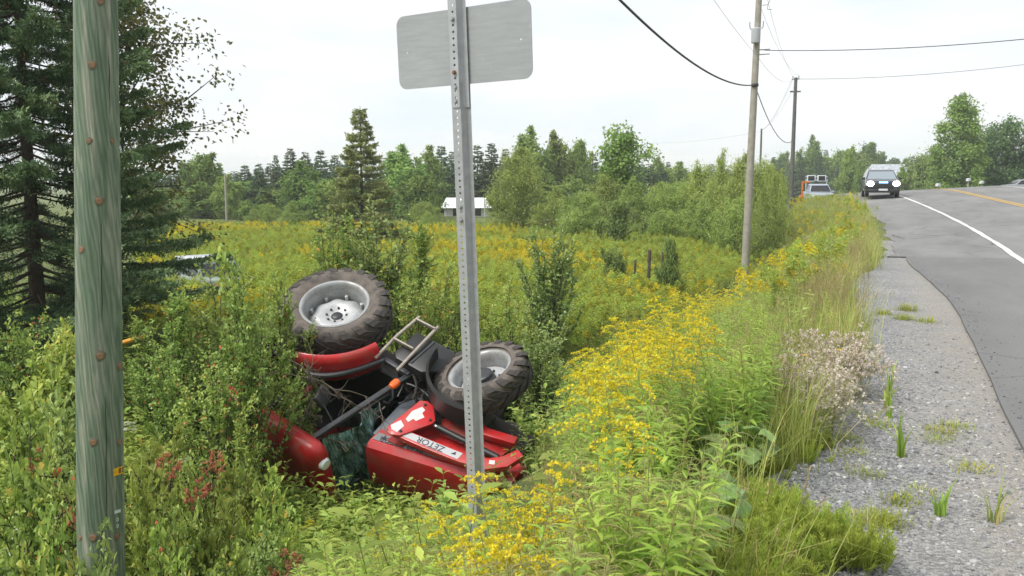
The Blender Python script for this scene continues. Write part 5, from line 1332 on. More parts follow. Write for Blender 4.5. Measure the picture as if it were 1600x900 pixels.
def horsetail(seed, n=15, h=.34):
    g = np.random.default_rng(seed); P = np.column_stack([g.normal(0, .09, n), g.normal(0, .09, n), np.zeros(n)]); d = unit(np.array([0, 0, 1.]) + g.normal(0, .22, (n, 3))); hh = h * g.uniform(.6, 1.1, n)
    parts = [sticks(P, P + d * hh[:, None], .002, .001, .4, 3)]
    nw = 11
    for w in range(nw):
        q = .15 + .8 * w / nw
        for k in range(7):
            az = k * .9 + w * .5 + g.random(n); D = np.stack([np.cos(az), np.sin(az), np.full(n, 1.5)], 1)
            parts.append(leaves(P + d * (hh * q)[:, None], unit(D), rvec(n), (.12 * (1.15 - q)) * g.uniform(.8, 1.2, n), .0034, np.clip(.25 + .6 * q + g.normal(0, .12, n), 0, 1), 0, -.2, True))
    return join(parts)
def herb(seed, H=.55, n=9, leaf=.085, asp=.42):
    """leafy low plant: upright stems with paired leaves"""
    g = np.random.default_rng(seed); P, D, va, A, B = [], [], [], [], []
    for k in range(n):
        a = np.array([g.normal(0, .11), g.normal(0, .11), 0]); d = unit(np.array([g.normal(0, .28), g.normal(0, .28), 1])); h = H * g.uniform(.6, 1.1); A.append(a); B.append(a + d * h)
        m_ = 10; q = np.linspace(.2, 1, m_)
        for s_ in (0, math.pi):
            az = np.arange(m_) * 1.57 + s_ + g.random(); P.append(a + d * (h * q)[:, None]); D.append(unit(np.stack([np.cos(az), np.sin(az), .25 + .3 * q], 1) + g.normal(0, .15, (m_, 3)))); va.append(np.clip(.1 + .65 * q + g.normal(0, .13, m_), 0, 1))
    P, D, va = np.concatenate(P), np.concatenate(D), np.concatenate(va); m_ = len(P); L = leaf * g.uniform(.65, 1.25, m_)
    return join([sticks(np.array(A), np.array(B), .004, .0015, .4, 4), leaves(P, D, unit(np.array([0, 0, 1.]) + g.normal(0, .25, (m_, 3))), L, L * asp, va, .18, .2)])
def mesh1(name, arr, mat): return fast_mesh(name, arr[0], arr[1], mat, arr[2])
def mesh2(name, parts, mats):
    v, t_, a_, m_ = joinm(parts); return fast_mesh(name, v, t_, mats, a_, m_)

GR = [goldenrod(100 + k, 1.0 + .12 * (k % 3)) for k in range(6)]
GRM = [tuple(mesh1(n_, a_, m_) for n_, a_, m_ in zip(('stem', 'foliage', 'flower_plume'), q, (m_stem, m_goldleaf, m_gold))) for q in GR]
GR_FL = [mesh2('goldenrod_in_flower', [(q[0], 0), (q[1], 1), (q[2], 2)], [m_stem, m_goldleaf, m_gold]) for q in GR[:4]]
GR_BUD = [mesh2('goldenrod_in_bud', [(q[0], 0), (q[1], 1), (q[2], 2)], [m_stem, m_goldleaf, m_bud]) for q in GR[2:6]]
GR_GRN = [mesh2('goldenrod_not_open', [(q[0], 0), (q[1], 1)], [m_stem, m_goldleaf]) for q in (goldenrod(140 + k, .85, 1, 1, 88) for k in range(4))]
def clump(seed, n, ratio, H=.85):
    g = np.random.default_rng(seed); parts = []
    for k in range(n):
        st, lf, pl = goldenrod(seed * 31 + k, H * g.uniform(.75, 1.15), 1, .45, 22); off = np.array([g.normal(0, .22), g.normal(0, .22), 0])
        fl = g.random(); fm = 2 if fl < ratio else (3 if fl < ratio + .12 else 1)
        parts += [((st[0] + off, st[1], st[2]), 0), ((lf[0] + off, lf[1], lf[2]), 1), ((pl[0] + off, pl[1], pl[2]), fm)]
    return mesh2('goldenrod_clump', parts, [m_stem, m_meadow, m_gold, m_bud])
CL_Y = [clump(11 + k, 7, .75) for k in range(3)]; CL_G = [clump(21 + k, 7, .06) for k in range(3)]
TU_G = [mesh1('grass_tuft', tuft(200 + k, 48, .62 + .08 * k), m_grass) for k in range(4)]
TU_D = [mesh2('dry_tuft', [(tuft(210 + k, 30, .6, .11, .005), 0), (seedheads(220 + k, 13, .72), 0)], [m_dry]) for k in range(3)]
TU_GH = [mesh2('seeding_tuft', [(tuft(230 + k, 34, .6), 0), (seedheads(240 + k, 9, .8), 1)], [m_grass, m_dry]) for k in range(2)]
HORSE = [mesh1('horsetail_tuft', horsetail(250 + k), m_horse) for k in range(3)]
HERB = [mesh1('leafy_herb', herb(260 + k, .5 + .1 * k), m_herb) for k in range(4)]

# ------------------------------------------------------------------ where plants may stand
KEEP = [(470, 412), (560, 405), (640, 470), (700, 520), (790, 520), (850, 560), (850, 620), (806, 668), (806, 735), (700, 790), (590, 766), (520, 752), (400, 655), (408, 625), (478, 600), (494, 560), (480, 500)]
foot = np.array([TR @ np.array(q) + TT for q in ((-.8, .8, 2.8), (1.5, .8, 2.9), (3.6, .4, 1.7), (3.7, -.6, 1.2), (3.2, -1, .6), (2.5, -1.1, .1), (0, -1, 0), (-.8, -.9, .8), (-.7, -.8, 2.8))])[:, :2]
hull = [tuple(q) for q in foot]
def clear(P, h, margin=True):
    """keep plants out of the tractor's body and out of the way of what the photograph shows of it"""
    u, v, z = proj(P + np.array([0, 0, 1.]) * np.asarray(h)[:, None]); _, v0, _ = proj(P)
    inside = inpoly(P[:, 0], P[:, 1], hull)
    block = np.zeros(len(P), bool)
    for f in (1.0, .85, .65, .4): 
        for sd_ in (-.34, -.2, -.1, 0, .1, .2, .34):
            uu, vv, zz = proj(P + np.array([0, 0, 1.]) * (np.asarray(h) * f)[:, None] + RT * sd_); block |= inpoly(uu, vv, KEEP) & (zz < 12.3)
    for zone, zd in (([(262, 400), (362, 400), (362, 420), (262, 424)], 28), ([(985, 388), (1045, 388), (1045, 432), (985, 432)], 30)): block |= inpoly(u, v, zone) & (z < zd)
    sgn = P[:, 0] - xc(P[:, 1])
    edge = np.array([gravel_edge(y) for y in P[:, 1]])
    return ~inside & ~block & (sgn < edge - .02) & np.isfinite(P[:, 2])
def on_tops(poly, n, h0, h1):
    u, v = samp(poly, n); h = rng.uniform(h0, h1, n); P = hit(u, v, h); ok = np.isfinite(P[:, 0]); P, h = P[ok], h[ok]; k = clear(P, h); return P[k], h[k]
LOWZ = [(1010, 740), (1080, 660), (1195, 632), (1205, 690), (1290, 700), (1290, 910), (905, 910), (915, 800)]
ASTZ = [(1215, 525), (1300, 505), (1370, 505), (1370, 650), (1215, 660)]
def trim(P, h, poly, keep):
    u, v, _ = proj(P + np.array([0, 0, 1.]) * h[:, None]); u2, v2, _ = proj(P + np.array([0, 0, .5]) * h[:, None])
    k = ~(inpoly(u, v, poly) | inpoly(u2, v2, poly)) | (rng.random(len(P)) < keep); return P[k], h[k]
def stuff(name, label, cat, protos, P, sc, w=None, tilt=.10):
    n = len(P); idx = rng.integers(0, len(protos), n) if w is None else rng.choice(len(protos), n, p=np.array(w) / sum(w))
    o = scatter(name, protos, P - np.array([0, 0, .02]), rng.uniform(0, 6.283, n), sc, idx, rng.normal(0, tilt, (n, 2)))
    return tag(o, label, cat, kind='stuff')
def cat_(*a): return np.concatenate([x[0] for x in a]), np.concatenate([x[1] for x in a])

# meadow far and middle
far_field = [(225, 351), (700, 349), (1180, 352), (1200, 380), (1120, 430), (1000, 470), (860, 520), (700, 480), (560, 440), (440, 470), (225, 520)]
P1, h1 = on_tops(far_field, 5200, .7, 1.05)
Pb, hb = on_tops([(225, 345), (1180, 345), (1180, 384), (225, 384)], 3200, .7, 1.0); P1, h1 = np.concatenate([P1, Pb]), np.concatenate([h1, hb])
yel = hash2(P1[:, 0] + 3, P1[:, 1], .23) + .6 * hash2(P1[:, 0], P1[:, 1] + 9, .55) + rng.normal(0, .35, len(P1)); uu, vv, _ = proj(P1)
yel += .9 * np.exp(-((vv - 372) / 16) ** 2) + .6 * np.exp(-(((uu - 760) / 80) ** 2 + ((vv - 440) / 40) ** 2)); isy = yel > .78
g5 = rng.random(len(P1)) < .30
stuff('goldenrod_meadow', 'yellow goldenrod spreading over the meadow behind the tractor', 'goldenrod', CL_Y, P1[isy], h1[isy] / .85)
stuff('green_meadow', 'green unopened goldenrod and weeds filling the meadow', 'weeds', CL_G, P1[~isy & ~g5], h1[~isy & ~g5] / .85)
stuff('meadow_grass', 'pale grass growing among the meadow goldenrod', 'grass', TU_G + TU_GH, P1[~isy & g5], h1[~isy & g5] * 1.1)

# slope and ditch: green goldenrod mass
A_ = on_tops([(770, 720), (880, 640), (1000, 540), (1110, 460), (1210, 420), (1190, 520), (1100, 600), (1010, 700), (930, 800), (880, 900), (760, 900)], 1500, .6, 1.05)
B_ = on_tops([(420, 745), (560, 765), (720, 790), (760, 760), (770, 900), (400, 900)], 650, .55, .9)
C_ = on_tops([(690, 430), (1000, 430), (1150, 400), (1000, 540), (880, 600), (860, 560), (760, 520), (690, 520)], 520, .7, 1.1)
P2, h2_a = cat_(A_, B_, C_)
P2, h2_a = trim(P2, h2_a, LOWZ, .03)
stuff('goldenrod_leaves', 'feathery green goldenrod stems covering the ditch slope', 'goldenrod', GR_GRN, P2, h2_a / .95)
# grass on the verge
A_ = on_tops([(1040, 660), (1120, 520), (1200, 400), (1290, 370), (1345, 385), (1340, 470), (1345, 600), (1250, 690), (1180, 720), (1160, 800), (1060, 900), (880, 900), (930, 760)], 1500, .35, .75)
B_ = on_tops([(1180, 400), (1215, 330), (1262, 298), (1330, 296), (1358, 306), (1372, 372), (1290, 420)], 1500, .35, .75)
C_ = on_tops([(900, 880), (1000, 850), (1020, 900), (900, 900)], 50, .4, .6)
P3, h3 = cat_(A_, B_, C_)
P3, h3 = trim(P3, h3, LOWZ, .05); P3, h3 = trim(P3, h3, ASTZ, .25)
stuff('verge_grass', 'long green grass along the gravel road verge', 'grass', TU_G + TU_GH, P3, h3 * 1.35, [3, 3, 3, 3, 2, 2])
Pv, hv = on_tops([(1160, 420), (1215, 335), (1262, 300), (1330, 298), (1356, 320), (1330, 370), (1240, 420)], 130, .6, .9)
stuff('verge_goldenrod', 'goldenrod and weeds flowering on the far verge by the road', 'goldenrod', CL_Y + CL_G, Pv, hv / .85, [1, 1, 1, 2, 2, 2])
P4, h4 = cat_(on_tops([(880, 740), (990, 650), (1070, 590), (1150, 570), (1170, 640), (1090, 720), (1000, 830), (920, 860)], 420, .35, .7), on_tops([(1180, 430), (1330, 310), (1370, 380), (1300, 450)], 260, .3, .6), on_tops([(860, 490), (1000, 480), (980, 540), (880, 560)], 60, .5, .8))
P4, h4 = trim(P4, h4, LOWZ, .03); P4, h4 = trim(P4, h4, ASTZ, .25)
stuff('dry_grass', 'dry straw coloured grass with seed heads on the slope', 'grass', TU_D, P4, h4 * 1.4)
P5, h5 = cat_(on_tops([(1070, 790), (1150, 748), (1245, 745), (1228, 785), (1190, 840), (1175, 905), (1000, 905), (1040, 830)], 950, .14, .28), on_tops([(1190, 690), (1330, 640), (1300, 700), (1210, 720)], 70, .1, .2))
stuff('horsetail_patch', 'soft bright green horsetail patch beside the gravel', 'horsetail', HORSE, P5, h5 / .3)
# low leafy growth everywhere on the near slope, ditch and field edge
n = 5200; y = rng.uniform(1.2, 30, n); t_ = rng.uniform(.4, 20, n) ; x = -0.3 - t_ + xc(y); P = np.stack([x, y, ground(x, y)], 1); d = np.hypot(x, y)
h = rng.uniform(.3, .6, n); k = clear(P, h) & (d > 2.2) & (rng.random(n) < np.clip(16 / d, .25, 1)); u_, v_, z_ = proj(P); k &= (u_ > -200) & (u_ < 1500) & (z_ > 1.5)
P, h = P[k], h[k]; P, h = trim(P, h, LOWZ, .15); P, h = trim(P, h, ASTZ, .3); u_ = proj(P)[0]; mix = rng.random(len(P)); lf = np.clip((u_ - 700) / 400, 0, 1); isg = mix < .15 + .6 * lf
stuff('undergrowth', 'low leafy weeds covering the bank and ditch', 'weeds', HERB, P[~isg], h[~isg] / .5)
stuff('low_grass', 'short grass between the weeds on the bank', 'grass', TU_G, P[isg], h[isg] * 1.2)
P6, h6 = on_tops([(0, 600), (120, 560), (420, 690), (440, 760), (420, 900), (0, 900)], 620, .4, .75)
stuff('leafy_weeds', 'leafy weeds crowding round the foot of the green utility pole', 'weeds', HERB, P6, h6 / .55)
P7, h7 = on_tops([(0, 430), (240, 430), (480, 420), (700, 430), (700, 500), (0, 600)], 500, .6, .9)
stuff('field_weeds', 'leafy weeds at the near edge of the meadow', 'weeds', HERB, P7, h7 / .6)

# crushed weeds under and round the tractor, leafy tops in front of the cab roof
hx = np.array(hull); P = np.column_stack([rng.uniform(hx[:, 0].min() - .3, hx[:, 0].max() + .3, 420), rng.uniform(hx[:, 1].min() - .4, hx[:, 1].max() + .2, 420)]); P = P[inpoly(P[:, 0], P[:, 1], [tuple(q) for q in (hx - hx.mean(0)) * 1.12 + hx.mean(0)])]
P = np.column_stack([P, ground(P[:, 0], P[:, 1])]); stuff('crushed_weeds', 'flattened weeds under the overturned tractor', 'weeds', HERB + TU_G[:2], P, rng.uniform(.35, .7, len(P)), None, .7)
P8, h8 = on_tops([(400, 742), (520, 748), (560, 770), (640, 790), (560, 840), (400, 800)], 140, .45, .7)
stuff('ditch_weeds', 'leafy weeds in the ditch in front of the red cab roof', 'weeds', HERB, P8, h8 / .55)
# ------------------------------------------------------------------ single shrubs
SH = [shrub(2.8, 1.1, 300 + k, m_leafA, nst=36, tw=19, lpt=10, leaf=.082, asp=.62) for k in range(3)]
SHO = shrub(2.8, 1.1, 305, m_leafA, nst=34, tw=19, lpt=10, leaf=.085, asp=.62, low=.42)
SHP = shrub(2.8, 1.1, 306, m_leafA, nst=34, tw=19, lpt=10, leaf=.085, asp=.62, low=.64)
SHB = [shrub(2.8, 1.0, 310 + k, m_leafC, nst=36, tw=19, lpt=10, leaf=.095, asp=.5) for k in range(2)]
SHL = [shrub(1.1, .62, 320 + k, m_leafB, nst=26, tw=10, lpt=8, leaf=.088, asp=.58, low=.2) for k in range(4)]
SHL2 = [shrub(1.1, .62, 350 + k, (m_leafA, m_leafC, m_leafA)[k], nst=30, tw=11, lpt=8, leaf=(.06, .10, .075)[k], asp=(.6, .42, .75)[k], low=.2, lift=.0) for k in range(3)]
def plant_shrub(meshes, u, d, vtop, wpx, label, group=None, R0=1.1, H0=2.8, rz=None):
    p = stand(u, d); h = zat(vtop, d) - p.z; s = wpx * d / F_PX / R0
    o = thing('shrub', label, 'shrub', p, rng.uniform(0, 6.28) if rz is None else rz, group); o.scale = (s, s, h / H0)
    link('stems', meshes[0], o); link('foliage', meshes[1], o); return o
for i, (u, d, v, w_, lab) in enumerate([
    (330, 11.6, 440, 92, 'tall leafy shrub covering the rear of the overturned cab'), (376, 10.2, 446, 72, 'dense shrub leaning over the rear tractor wheel and roof'),
    (262, 11.0, 470, 74, 'broad shrub between the spruce and the tractor'), (320, 9.6, 570, 80, 'shrub with yellowing leaves below the red cab roof'),
    (366, 9.3, 690, 46, 'low shrub in front of the red cab roof'), (215, 12.5, 510, 60, 'shrub growing under the spruce boughs'), (428, 11.2, 458, 66, 'leafy shrub hanging over the lower edge of the rear wheel')]):
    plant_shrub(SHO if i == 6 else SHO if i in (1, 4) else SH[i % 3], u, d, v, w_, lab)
for i, (u, d, v, w_, lab) in enumerate([
    (592, 15.6, 326, 84, 'tall upright shrub rising directly behind the rear tractor wheel'), (520, 16.0, 346, 66, 'shrub with reddish leaves left of the tall upright shrub'),
    (660, 15.2, 360, 70, 'bushy shrub behind the access steps of the tractor'), (696, 14.2, 430, 60, 'shrub between the two raised tractor wheels'), (862, 19, 338, 60, 'narrow dark shrub rising out of the goldenrod beyond the front wheel'),
    (848, 13.2, 490, 60, 'dark shrub crowding the raised front wheel'), (800, 14.5, 455, 66, 'leafy shrub behind the front wheel'), (648, 13.9, 452, 56, 'shrub behind the black fuel tank')]):
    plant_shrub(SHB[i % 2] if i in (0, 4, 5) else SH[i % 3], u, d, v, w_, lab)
ln = np.random.default_rng(77)
for i, (u, v, d, w_) in enumerate([(25, 575, 9.5, 70), (90, 600, 9.0, 60), (12, 660, 7.6, 70), (75, 690, 7.2, 66), (230, 660, 8.6, 60), (215, 735, 7.0, 56), (290, 700, 8.0, 56), (350, 720, 7.8, 52), (250, 800, 6.0, 60), (330, 790, 6.2, 56), (400, 760, 7.2, 50), (60, 790, 5.6, 70), (20, 860, 5.0, 80), (110, 850, 5.0, 60), (230, 870, 5.2, 60), (320, 865, 5.1, 60), (400, 850, 5.6, 50), (60, 520, 11.5, 60), (10, 480, 12.5, 60), (105, 500, 12.5, 50)]):
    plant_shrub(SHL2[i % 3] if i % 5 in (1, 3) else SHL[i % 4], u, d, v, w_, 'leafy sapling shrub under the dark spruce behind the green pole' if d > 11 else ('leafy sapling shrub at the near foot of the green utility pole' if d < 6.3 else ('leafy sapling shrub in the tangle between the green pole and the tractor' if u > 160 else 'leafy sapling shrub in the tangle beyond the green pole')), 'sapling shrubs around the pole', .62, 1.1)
# reddening saplings
RS = shrub(.5, .28, 333, m_redleaf, nst=7, tw=4, lpt=6, leaf=.075, asp=.6, low=.5)
for u, v, d in [(240, 708, 7.6), (312, 704, 7.6), (288, 748, 7.0), (92, 775, 6.4), (28, 700, 8), (424, 868, 5.5)]:
    p = stand(u, d); h = .42; o = thing('red_sapling', 'small sapling with reddened leaves among the weeds', 'sapling', (p.x, p.y, zat(v, d) - h * .9), ln.random() * 6, 'red leaved saplings'); o.scale = (.34, .34, .65)
    link('stems', RS[0], o); link('foliage', RS[1], o)
# sapling with large leaves standing above the meadow
sp_ = shrub(1.9, .22, 340, m_leafB, nst=3, tw=9, lpt=5, leaf=.12, asp=.85, low=.3)
plant_shrub(sp_, 358, 13.5, 316, 16, 'slender poplar sapling with large pale leaves above the meadow', None, .22, 1.9)
# dead twigs lying over the cab and fender
g = np.random.default_rng(6); A, B, ra, rb = [], [], [], []
def twig(a, d, L, r, lev):
    p = np.array(a, float)
    for i in range(6):
        d = unit(d + g.normal(0, .22, 3)); q = p + d * L / 6; A.append(p); B.append(q); ra.append(r * (1 - i / 7)); rb.append(r * (1 - (i + 1) / 7)); p = q
        if lev and g.random() < .75: twig(p, unit(d + g.normal(0, .7, 3)), L * .45, r * .55, lev - 1)
o0 = atd(455, 640, 10.9)
for u, v, u2, v2 in [(452, 585, 600, 556), (440, 640, 510, 655), (450, 690, 570, 668), (480, 560, 470, 650), (440, 560, 520, 600)]:
    a, c = atd(u, v, 10.9), atd(u2, v2, 10.9); twig(a, unit(c - a), np.linalg.norm(c - a), .011, 2)
v, t_, a_ = sticks(np.array(A) - o0, np.array(B) - o0, np.array(ra) + .0015, np.array(rb) + .0012, .5, 5)
o = tag(link('dead_branch', fast_mesh('dead_branch', v, t_, m_twig, a_)), 'bare dead branch lying across the cab opening and red fender', 'branch'); o.location = o0

# ------------------------------------------------------------------ single goldenrod plants in flower
def put_goldenrod(P, h, group, label):
    for i in range(len(P)):
        q = GRM[int(rng.integers(0, len(GRM)))]; o = thing('goldenrod_plant', label, 'goldenrod', P[i], rng.uniform(0, 6.28), group); s = h[i] / 1.06; o.scale = (s * 1.1, s * 1.1, s); o.rotation_euler[0] = rng.normal(0, .07); o.rotation_euler[1] = rng.normal(0, .07)
        for n_, m_ in zip(('stem', 'foliage', 'flower_plume'), q): link(n_, m_, o)
put_goldenrod(*on_tops([(960, 480), (1010, 448), (1100, 440), (1120, 480), (1090, 530), (1050, 560), (985, 585), (930, 610), (890, 655), (845, 690), (800, 705), (800, 668), (850, 630), (900, 575), (945, 540)], 190, .70, 1.05), 'goldenrod on the slope', 'flowering goldenrod in the yellow band on the slope right of the tractor')
put_goldenrod(*on_tops([(765, 735), (838, 750), (840, 800), (825, 890), (765, 890)], 46, .6, .85), 'goldenrod at the sign post', 'flowering goldenrod close to the foot of the steel sign post')
put_goldenrod(*on_tops([(200, 790), (430, 775), (690, 790), (740, 760), (740, 890), (200, 890)], 30, .5, .75), 'goldenrod in the foreground weeds', 'scattered flowering goldenrod below the tractor bonnet')
put_goldenrod(*on_tops([(1000, 420), (1120, 420), (1160, 470), (1080, 480)], 22, .8, 1.0), 'goldenrod on the upper bank', 'flowering goldenrod below the fence posts')
put_goldenrod(*on_tops([(800, 730), (850, 690), (1000, 600), (1010, 660), (870, 780), (810, 790)], 26, .8, 1.0), 'goldenrod among the green stems', 'lone flowering goldenrod among green stems on the bank')

# ------------------------------------------------------------------ big round leaved plants, asters, umbels, hawkweed
def big_leaf(seed, r=.14):
    g = np.random.default_rng(seed); n = 27; a = np.linspace(-2.75, 2.75, n); rr = r * (1 + .09 * np.cos(7 * a) + .03 * g.normal(size=n)) * (1.05 - .12 * np.cos(a))
    v = [(0, 0, 0)] + [(rr[i] * .5 * math.cos(a[i]), rr[i] * .5 * math.sin(a[i]), .018 * math.cos(5 * a[i]) - .01) for i in range(n)] + [(rr[i] * math.cos(a[i]), rr[i] * math.sin(a[i]), .02 * math.cos(5 * a[i]) - .045) for i in range(n)]
    t_ = [(0, 1 + i, 2 + i) for i in range(n - 1)] + [q for i in range(n - 1) for q in ((1 + i, 1 + n + i, 2 + n + i), (1 + i, 2 + n + i, 2 + i))]
    return fast_mesh('leaf', np.array(v), np.array(t_), m_big, np.clip(.55 + g.normal(0, .18, len(v)), 0, 1), None, True)
BL = [big_leaf(400 + k) for k in range(3)]
def coltsfoot(u, v, label, leavesl):
    p = hit(u, v, .0)[0]; o = thing('coltsfoot_plant', label, 'plant', p)
    for (du, dv, s, dz) in leavesl:
        dz = dz + .10; s = s * .62; du *= 1.25; dv *= 1.25; q = hit(u + du, v + dv, dz)[0]; q = q + np.array([0, 0, dz]); lo = link('leaf', BL[int(rng.integers(0, 3))], o); lo.location = q - p; lo.scale = (s, s, s); lo.rotation_euler = (rng.normal(.45, .25), rng.normal(0, .25), rng.uniform(-.9, .9) + PSI)
        mid = (q - p) * [.55, .55, .5] + [0, 0, .03]; MB().tube([(0, 0, -.03), mid, q - p - [0, 0, .005]], .005, 5).build('stalk', m_stem, o, True)
coltsfoot(1165, 690, 'broad leaved coltsfoot plant at the top of the grassy bank', [(-14, -24, .95, .35), (20, -16, 1.0, .34), (2, 8, 1.05, .28), (30, 2, .8, .26), (-60, -12, .8, .3), (-32, 4, .9, .3)])
coltsfoot(1105, 770, 'broad leaved coltsfoot plant with a silvery upturned leaf', [(-56, -14, .85, .3), (-20, 2, 1.1, .26), (18, -10, 1.05, .3), (40, 6, .9, .26), (24, 30, 1.1, .22), (-8, 22, .8, .2)])
coltsfoot(985, 850, 'broad leaved coltsfoot plant low in the foreground grass', [(-28, -28, .85, .3), (18, -6, 1.1, .3), (36, 12, .9, .26), (-20, 8, .9, .24), (50, -18, .8, .3), (4, 20, 1.0, .2)])
def aster(seed):
    g = np.random.default_rng(seed); A, B, FP = [], [], []
    for k in range(26):
        a = np.array([g.normal(0, .10), g.normal(0, .10), 0]); d = unit(np.array([g.normal(0, .33), g.normal(0, .33), 1])); h = .52 * g.uniform(.7, 1.1); A.append(a); B.append(a + d * h)
        for j in range(9):
            q = g.uniform(.55, 1); p = a + d * h * q; e = p + unit(d + g.normal(0, .6, 3)) * .09; A.append(p); B.append(e); FP.append(e + g.normal(0, .008, (3, 3)))
    FP = np.concatenate(FP); n = len(FP); va = np.clip(g.normal(.5, .28, n), 0, 1)
    pf = join([leaves(FP, rvec(n), rvec(n), .020, .017, va, .3, 0, True) for _ in range(3)])
    return sticks(np.array(A), np.array(B), .0024, .0012, .4, 3), pf
AS = [aster(420 + k) for k in range(3)]; ASM = [(mesh1('stems', s_, m_stem), mesh1('flower_heads', f_, m_puff)) for s_, f_ in AS]
for i, (u, v) in enumerate([(1236, 596), (1262, 606), (1285, 592), (1252, 576), (1302, 612), (1276, 560), (1300, 536), (1330, 552), (1322, 526), (1262, 540), (1345, 566), (1312, 560)]):
    p = hit(u, v, .32)[0]; o = thing('aster_plant', 'bushy aster with pale pinkish seed heads at the gravel edge', 'aster', p, rng.uniform(0, 6), 'pale asters on the verge'); s = rng.uniform(.6, .8); o.scale = (s, s, s)
    link('stems', ASM[i % 3][0], o); link('flower_heads', ASM[i % 3][1], o)
def umbel(seed, n=5):
    g = np.random.default_rng(seed); A, B, FP = [], [], []
    for k in range(n):
        e = np.array([g.normal(0, .07), g.normal(0, .07), .75 + g.normal(0, .05)]); A.append((0, 0, .35)); B.append(e)
        m_ = 34; rr = .05 * np.sqrt(g.random(m_)); az = g.random(m_) * 6.28; FP.append(e + np.stack([rr * np.cos(az), rr * np.sin(az), .012 - rr ** 2 * 3], 1))
    A.append((0, 0, 0)); B.append((0, 0, .36)); FP = np.concatenate(FP); n_ = len(FP)
    return sticks(np.array(A), np.array(B), .003, .0015, .4, 4), join([leaves(FP, unit(rvec(n_) * [1, 1, .2]), np.tile([0, 0, 1.], (n_, 1)), .014, .012, g.random(n_), .1, 0, True) for _ in range(2)])
UM = [umbel(440 + k) for k in range(3)]; UMM = [(mesh1('stem', s_, m_stem), mesh1('flower_umbel', f_, m_umbel)) for s_, f_ in UM]
def put_umbel(spots, label, group):
    for i, (u, v) in enumerate(spots):
        p = hit(u, v, .75)[0]; o = thing('white_umbel_plant', label, 'wildflower', p, rng.uniform(0, 6), group); s = rng.uniform(.85, 1.05); o.scale = (s, s, 1); link('stem', UMM[i % 3][0], o); link('flower_umbel', UMM[i % 3][1], o)
put_umbel([(20, 842), (36, 858), (14, 866), (48, 850), (30, 878), (6, 850), (208, 668), (296, 728), (284, 732), (338, 776), (350, 810), (300, 862), (112, 736), (106, 752), (196, 672)], 'white flat topped wildflower among the foreground weeds', 'white wildflowers in the weeds')
put_umbel([(1216, 368), (1232, 374), (1248, 362), (1270, 350), (1262, 372), (1290, 356), (1208, 380), (1225, 386), (1302, 346), (1256, 384)], 'white wildflower on the far verge near the road crest', 'white wildflowers on the verge')
def hawkweed(seed):
    g = np.random.default_rng(seed); n = 22; az = np.linspace(0, 6.283, n); e = np.array([.02, .01, .45])
    return sticks(np.array([[0, 0, 0]]), np.array([e]), .0022, .0014, .4, 4), leaves(np.tile(e, (n, 1)), unit(np.stack([np.cos(az), np.sin(az), .35 + 0 * az], 1)), np.tile([0, 0, 1.], (n, 1)), .024, .008, g.random(n), .1, .1, True)
hs_ = hawkweed(3); HK = (mesh1('stem', hs_[0], m_stem), mesh1('flower_head', hs_[1], m_haw))
for u, v in [(957, 712), (954, 752), (980, 778), (995, 710), (1030, 788), (948, 846), (922, 768), (1132, 604), (1008, 806), (1006, 828), (930, 700), (998, 756), (1262, 556), (1310, 546)]:
    p = hit(u, v, .45)[0]; o = thing('hawkweed', 'small yellow hawkweed flower on a thin stem in the grass', 'wildflower', p, rng.uniform(0, 6), 'hawkweed in the grass'); link('stem', HK[0], o); link('flower_head', HK[1], o)

# ------------------------------------------------------------------ weeds on the gravel, loose stones
def weed_tuft(u, v, h, n, label, group=None, mats=m_grass, lean=.5, spread=.03, wd=.011):
    p = hit(u, v, 0)[0]; p[2] = float(road_z(p[0], p[1])) + .006; g = tuft(int(u * 7 + v), n, h, spread, wd, lean); o = link('grass_tuft', mesh1('grass_tuft', g, mats), None, p); return tag(o, label, 'grass tuft', group)
for u, v, h, n in [(1384, 640, .28, 9), (1390, 655, .24, 7), (1408, 716, .34, 9), (1388, 612, .26, 7), (1468, 808, .24, 8)]:
    weed_tuft(u, v, h, n, 'upright bright green grass blades growing out of the gravel', 'upright grass blades in the gravel', m_goldleaf, .12, .010, .026)
weed_tuft(1552, 818, .26, 16, 'spreading grass tuft with a reddish base on the gravel near the asphalt', None, m_grass, 1.0, .02, .012)
for u, v, h, n in [(1418, 486, .12, 60), (1412, 500, .10, 60), (1446, 504, .10, 30), (1380, 492, .10, 30), (1470, 678, .06, 40), (1490, 668, .06, 40), (1462, 690, .06, 30), (1520, 736, .07, 26), (1375, 668, .06, 36), (1350, 742, .06, 40), (1404, 786, .06, 40), (1382, 820, .08, 60), (1360, 822, .08, 40), (1330, 710, .05, 36), (1325, 690, .06, 36), (1440, 770, .05, 30), (1345, 545, .10, 30), (1350, 650, .05, 30)]:
    weed_tuft(u, v, h * 1.2, n * 4, 'low flat weed patch on the gravel shoulder', 'weed patches on the gravel', m_grass if (u + v) % 3 else m_bud, 1.1, .055, .006)['kind'] = 'stuff'
for u, v, n in [(1312, 884, 18), (1330, 894, 12), (1296, 868, 12)]:
    p = hit(u, v, 0)[0]
    for k in range(n // 6):
        q = p + np.append(rng.normal(0, .06, 2), 0); o = link('horsetail_tuft', HORSE[k % 3], None, q); o.scale = (.7,) * 3; o.rotation_euler[2] = rng.uniform(0, 6); tag(o, 'small horsetail tuft growing through the gravel', 'horsetail', 'horsetail tufts in the gravel')
m_stone = leafmat('loose_stones', [(0, (.085, .088, .10)), (.5, (.22, .222, .23)), (1, (.38, .375, .37))], 0, .85, .3, .35, gain=1.0)
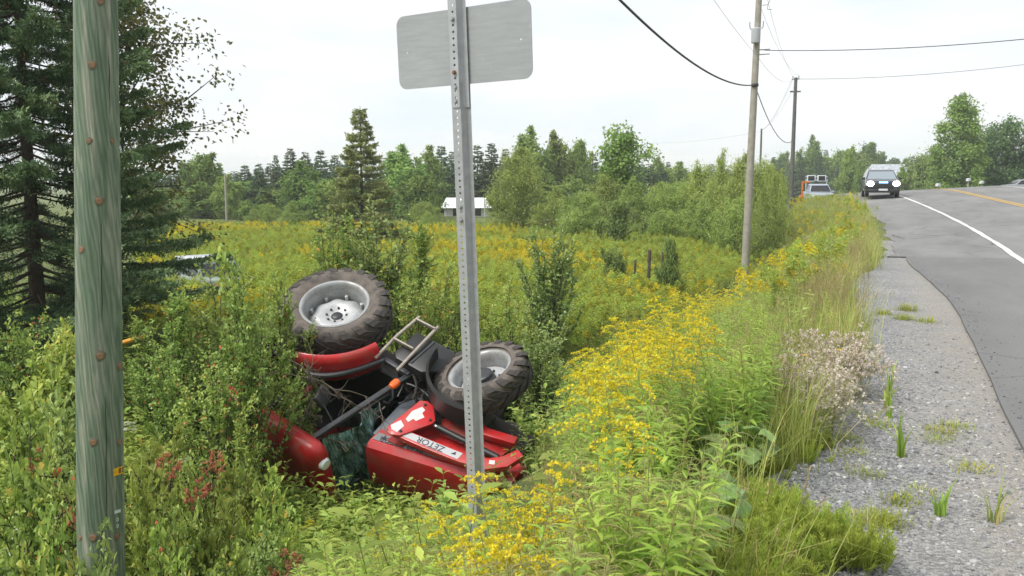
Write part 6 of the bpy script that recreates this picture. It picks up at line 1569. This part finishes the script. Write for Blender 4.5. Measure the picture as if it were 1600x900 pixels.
def stone(seed):
    bm = bmesh.new(); bmesh.ops.create_icosphere(bm, subdivisions=1, radius=.5); g = np.random.default_rng(seed)
    for v in bm.verts: v.co *= g.uniform(.72, 1.2); v.co.z *= .6
    me = bpy.data.meshes.new('stone'); bm.to_mesh(me); bm.free(); at = me.attributes.new('var', 'FLOAT', 'POINT'); at.data.foreach_set('value', np.full(len(me.vertices), g.random(), np.float32)); me.materials.append(m_stone); return me
n = 17000; y = rng.uniform(2.6, 5.2, n) ** 1.0 + rng.exponential(2.2, n); s = rng.uniform(-.5, .82, n); edge = np.array([gravel_edge(q) for q in y]); left = np.exp(-np.clip(s - edge, 0, None) / .45)
k = (s > edge - .15) & (rng.random(n) < .25 + .75 * left) & (y < 22); x = s[k] + xc(y[k]); P = np.stack([x, y[k], road_z(s[k], y[k]) + .007], 1)
o = scatter('loose_gravel', [stone(500 + k_) for k_ in range(7)], P, rng.uniform(0, 6.28, len(P)), np.clip(rng.lognormal(-4.25, .42, len(P)), .006, .045), rng.integers(0, 7, len(P)), rng.normal(0, .4, (len(P), 2)))
tag(o, 'loose grey crushed stones on the road shoulder', 'gravel', kind='stuff')
n = 420; y = rng.uniform(3.5, 20, n); s = .80 - .55 * smooth(9, 21, y) ** 1.6 + rng.exponential(.10, n); P = np.stack([s + xc(y), y, road_z(s, y) + .036], 1)
o = scatter('spilled_gravel', [stone(520 + k_) for k_ in range(4)], P, rng.uniform(0, 6.28, n), np.clip(rng.lognormal(-4.5, .4, n), .005, .03), rng.integers(0, 4, n), rng.normal(0, .4, (n, 2)))
tag(o, 'small stones spilled over the asphalt edge', 'gravel', kind='stuff')

# ------------------------------------------------------------------ thin summer haze
mh_, t, b = newmat('thin_haze'); t.nodes.remove(b)
pv = t.nodes.new('ShaderNodeVolumePrincipled'); pv.inputs['Color'].default_value = (.94, .97, 1.0, 1); pv.inputs['Density'].default_value = .0006; pv.inputs['Anisotropy'].default_value = .2
t.links.new(pv.outputs[0], t.nodes['Material Output'].inputs['Volume'])
hz_ = MB().box((0, 700, 10), (3400, 1900, 40)).build('haze', mh_); tag(hz_, 'thin pale haze over the whole valley', 'haze', kind='stuff')
SC.cycles.volume_bounces = 3
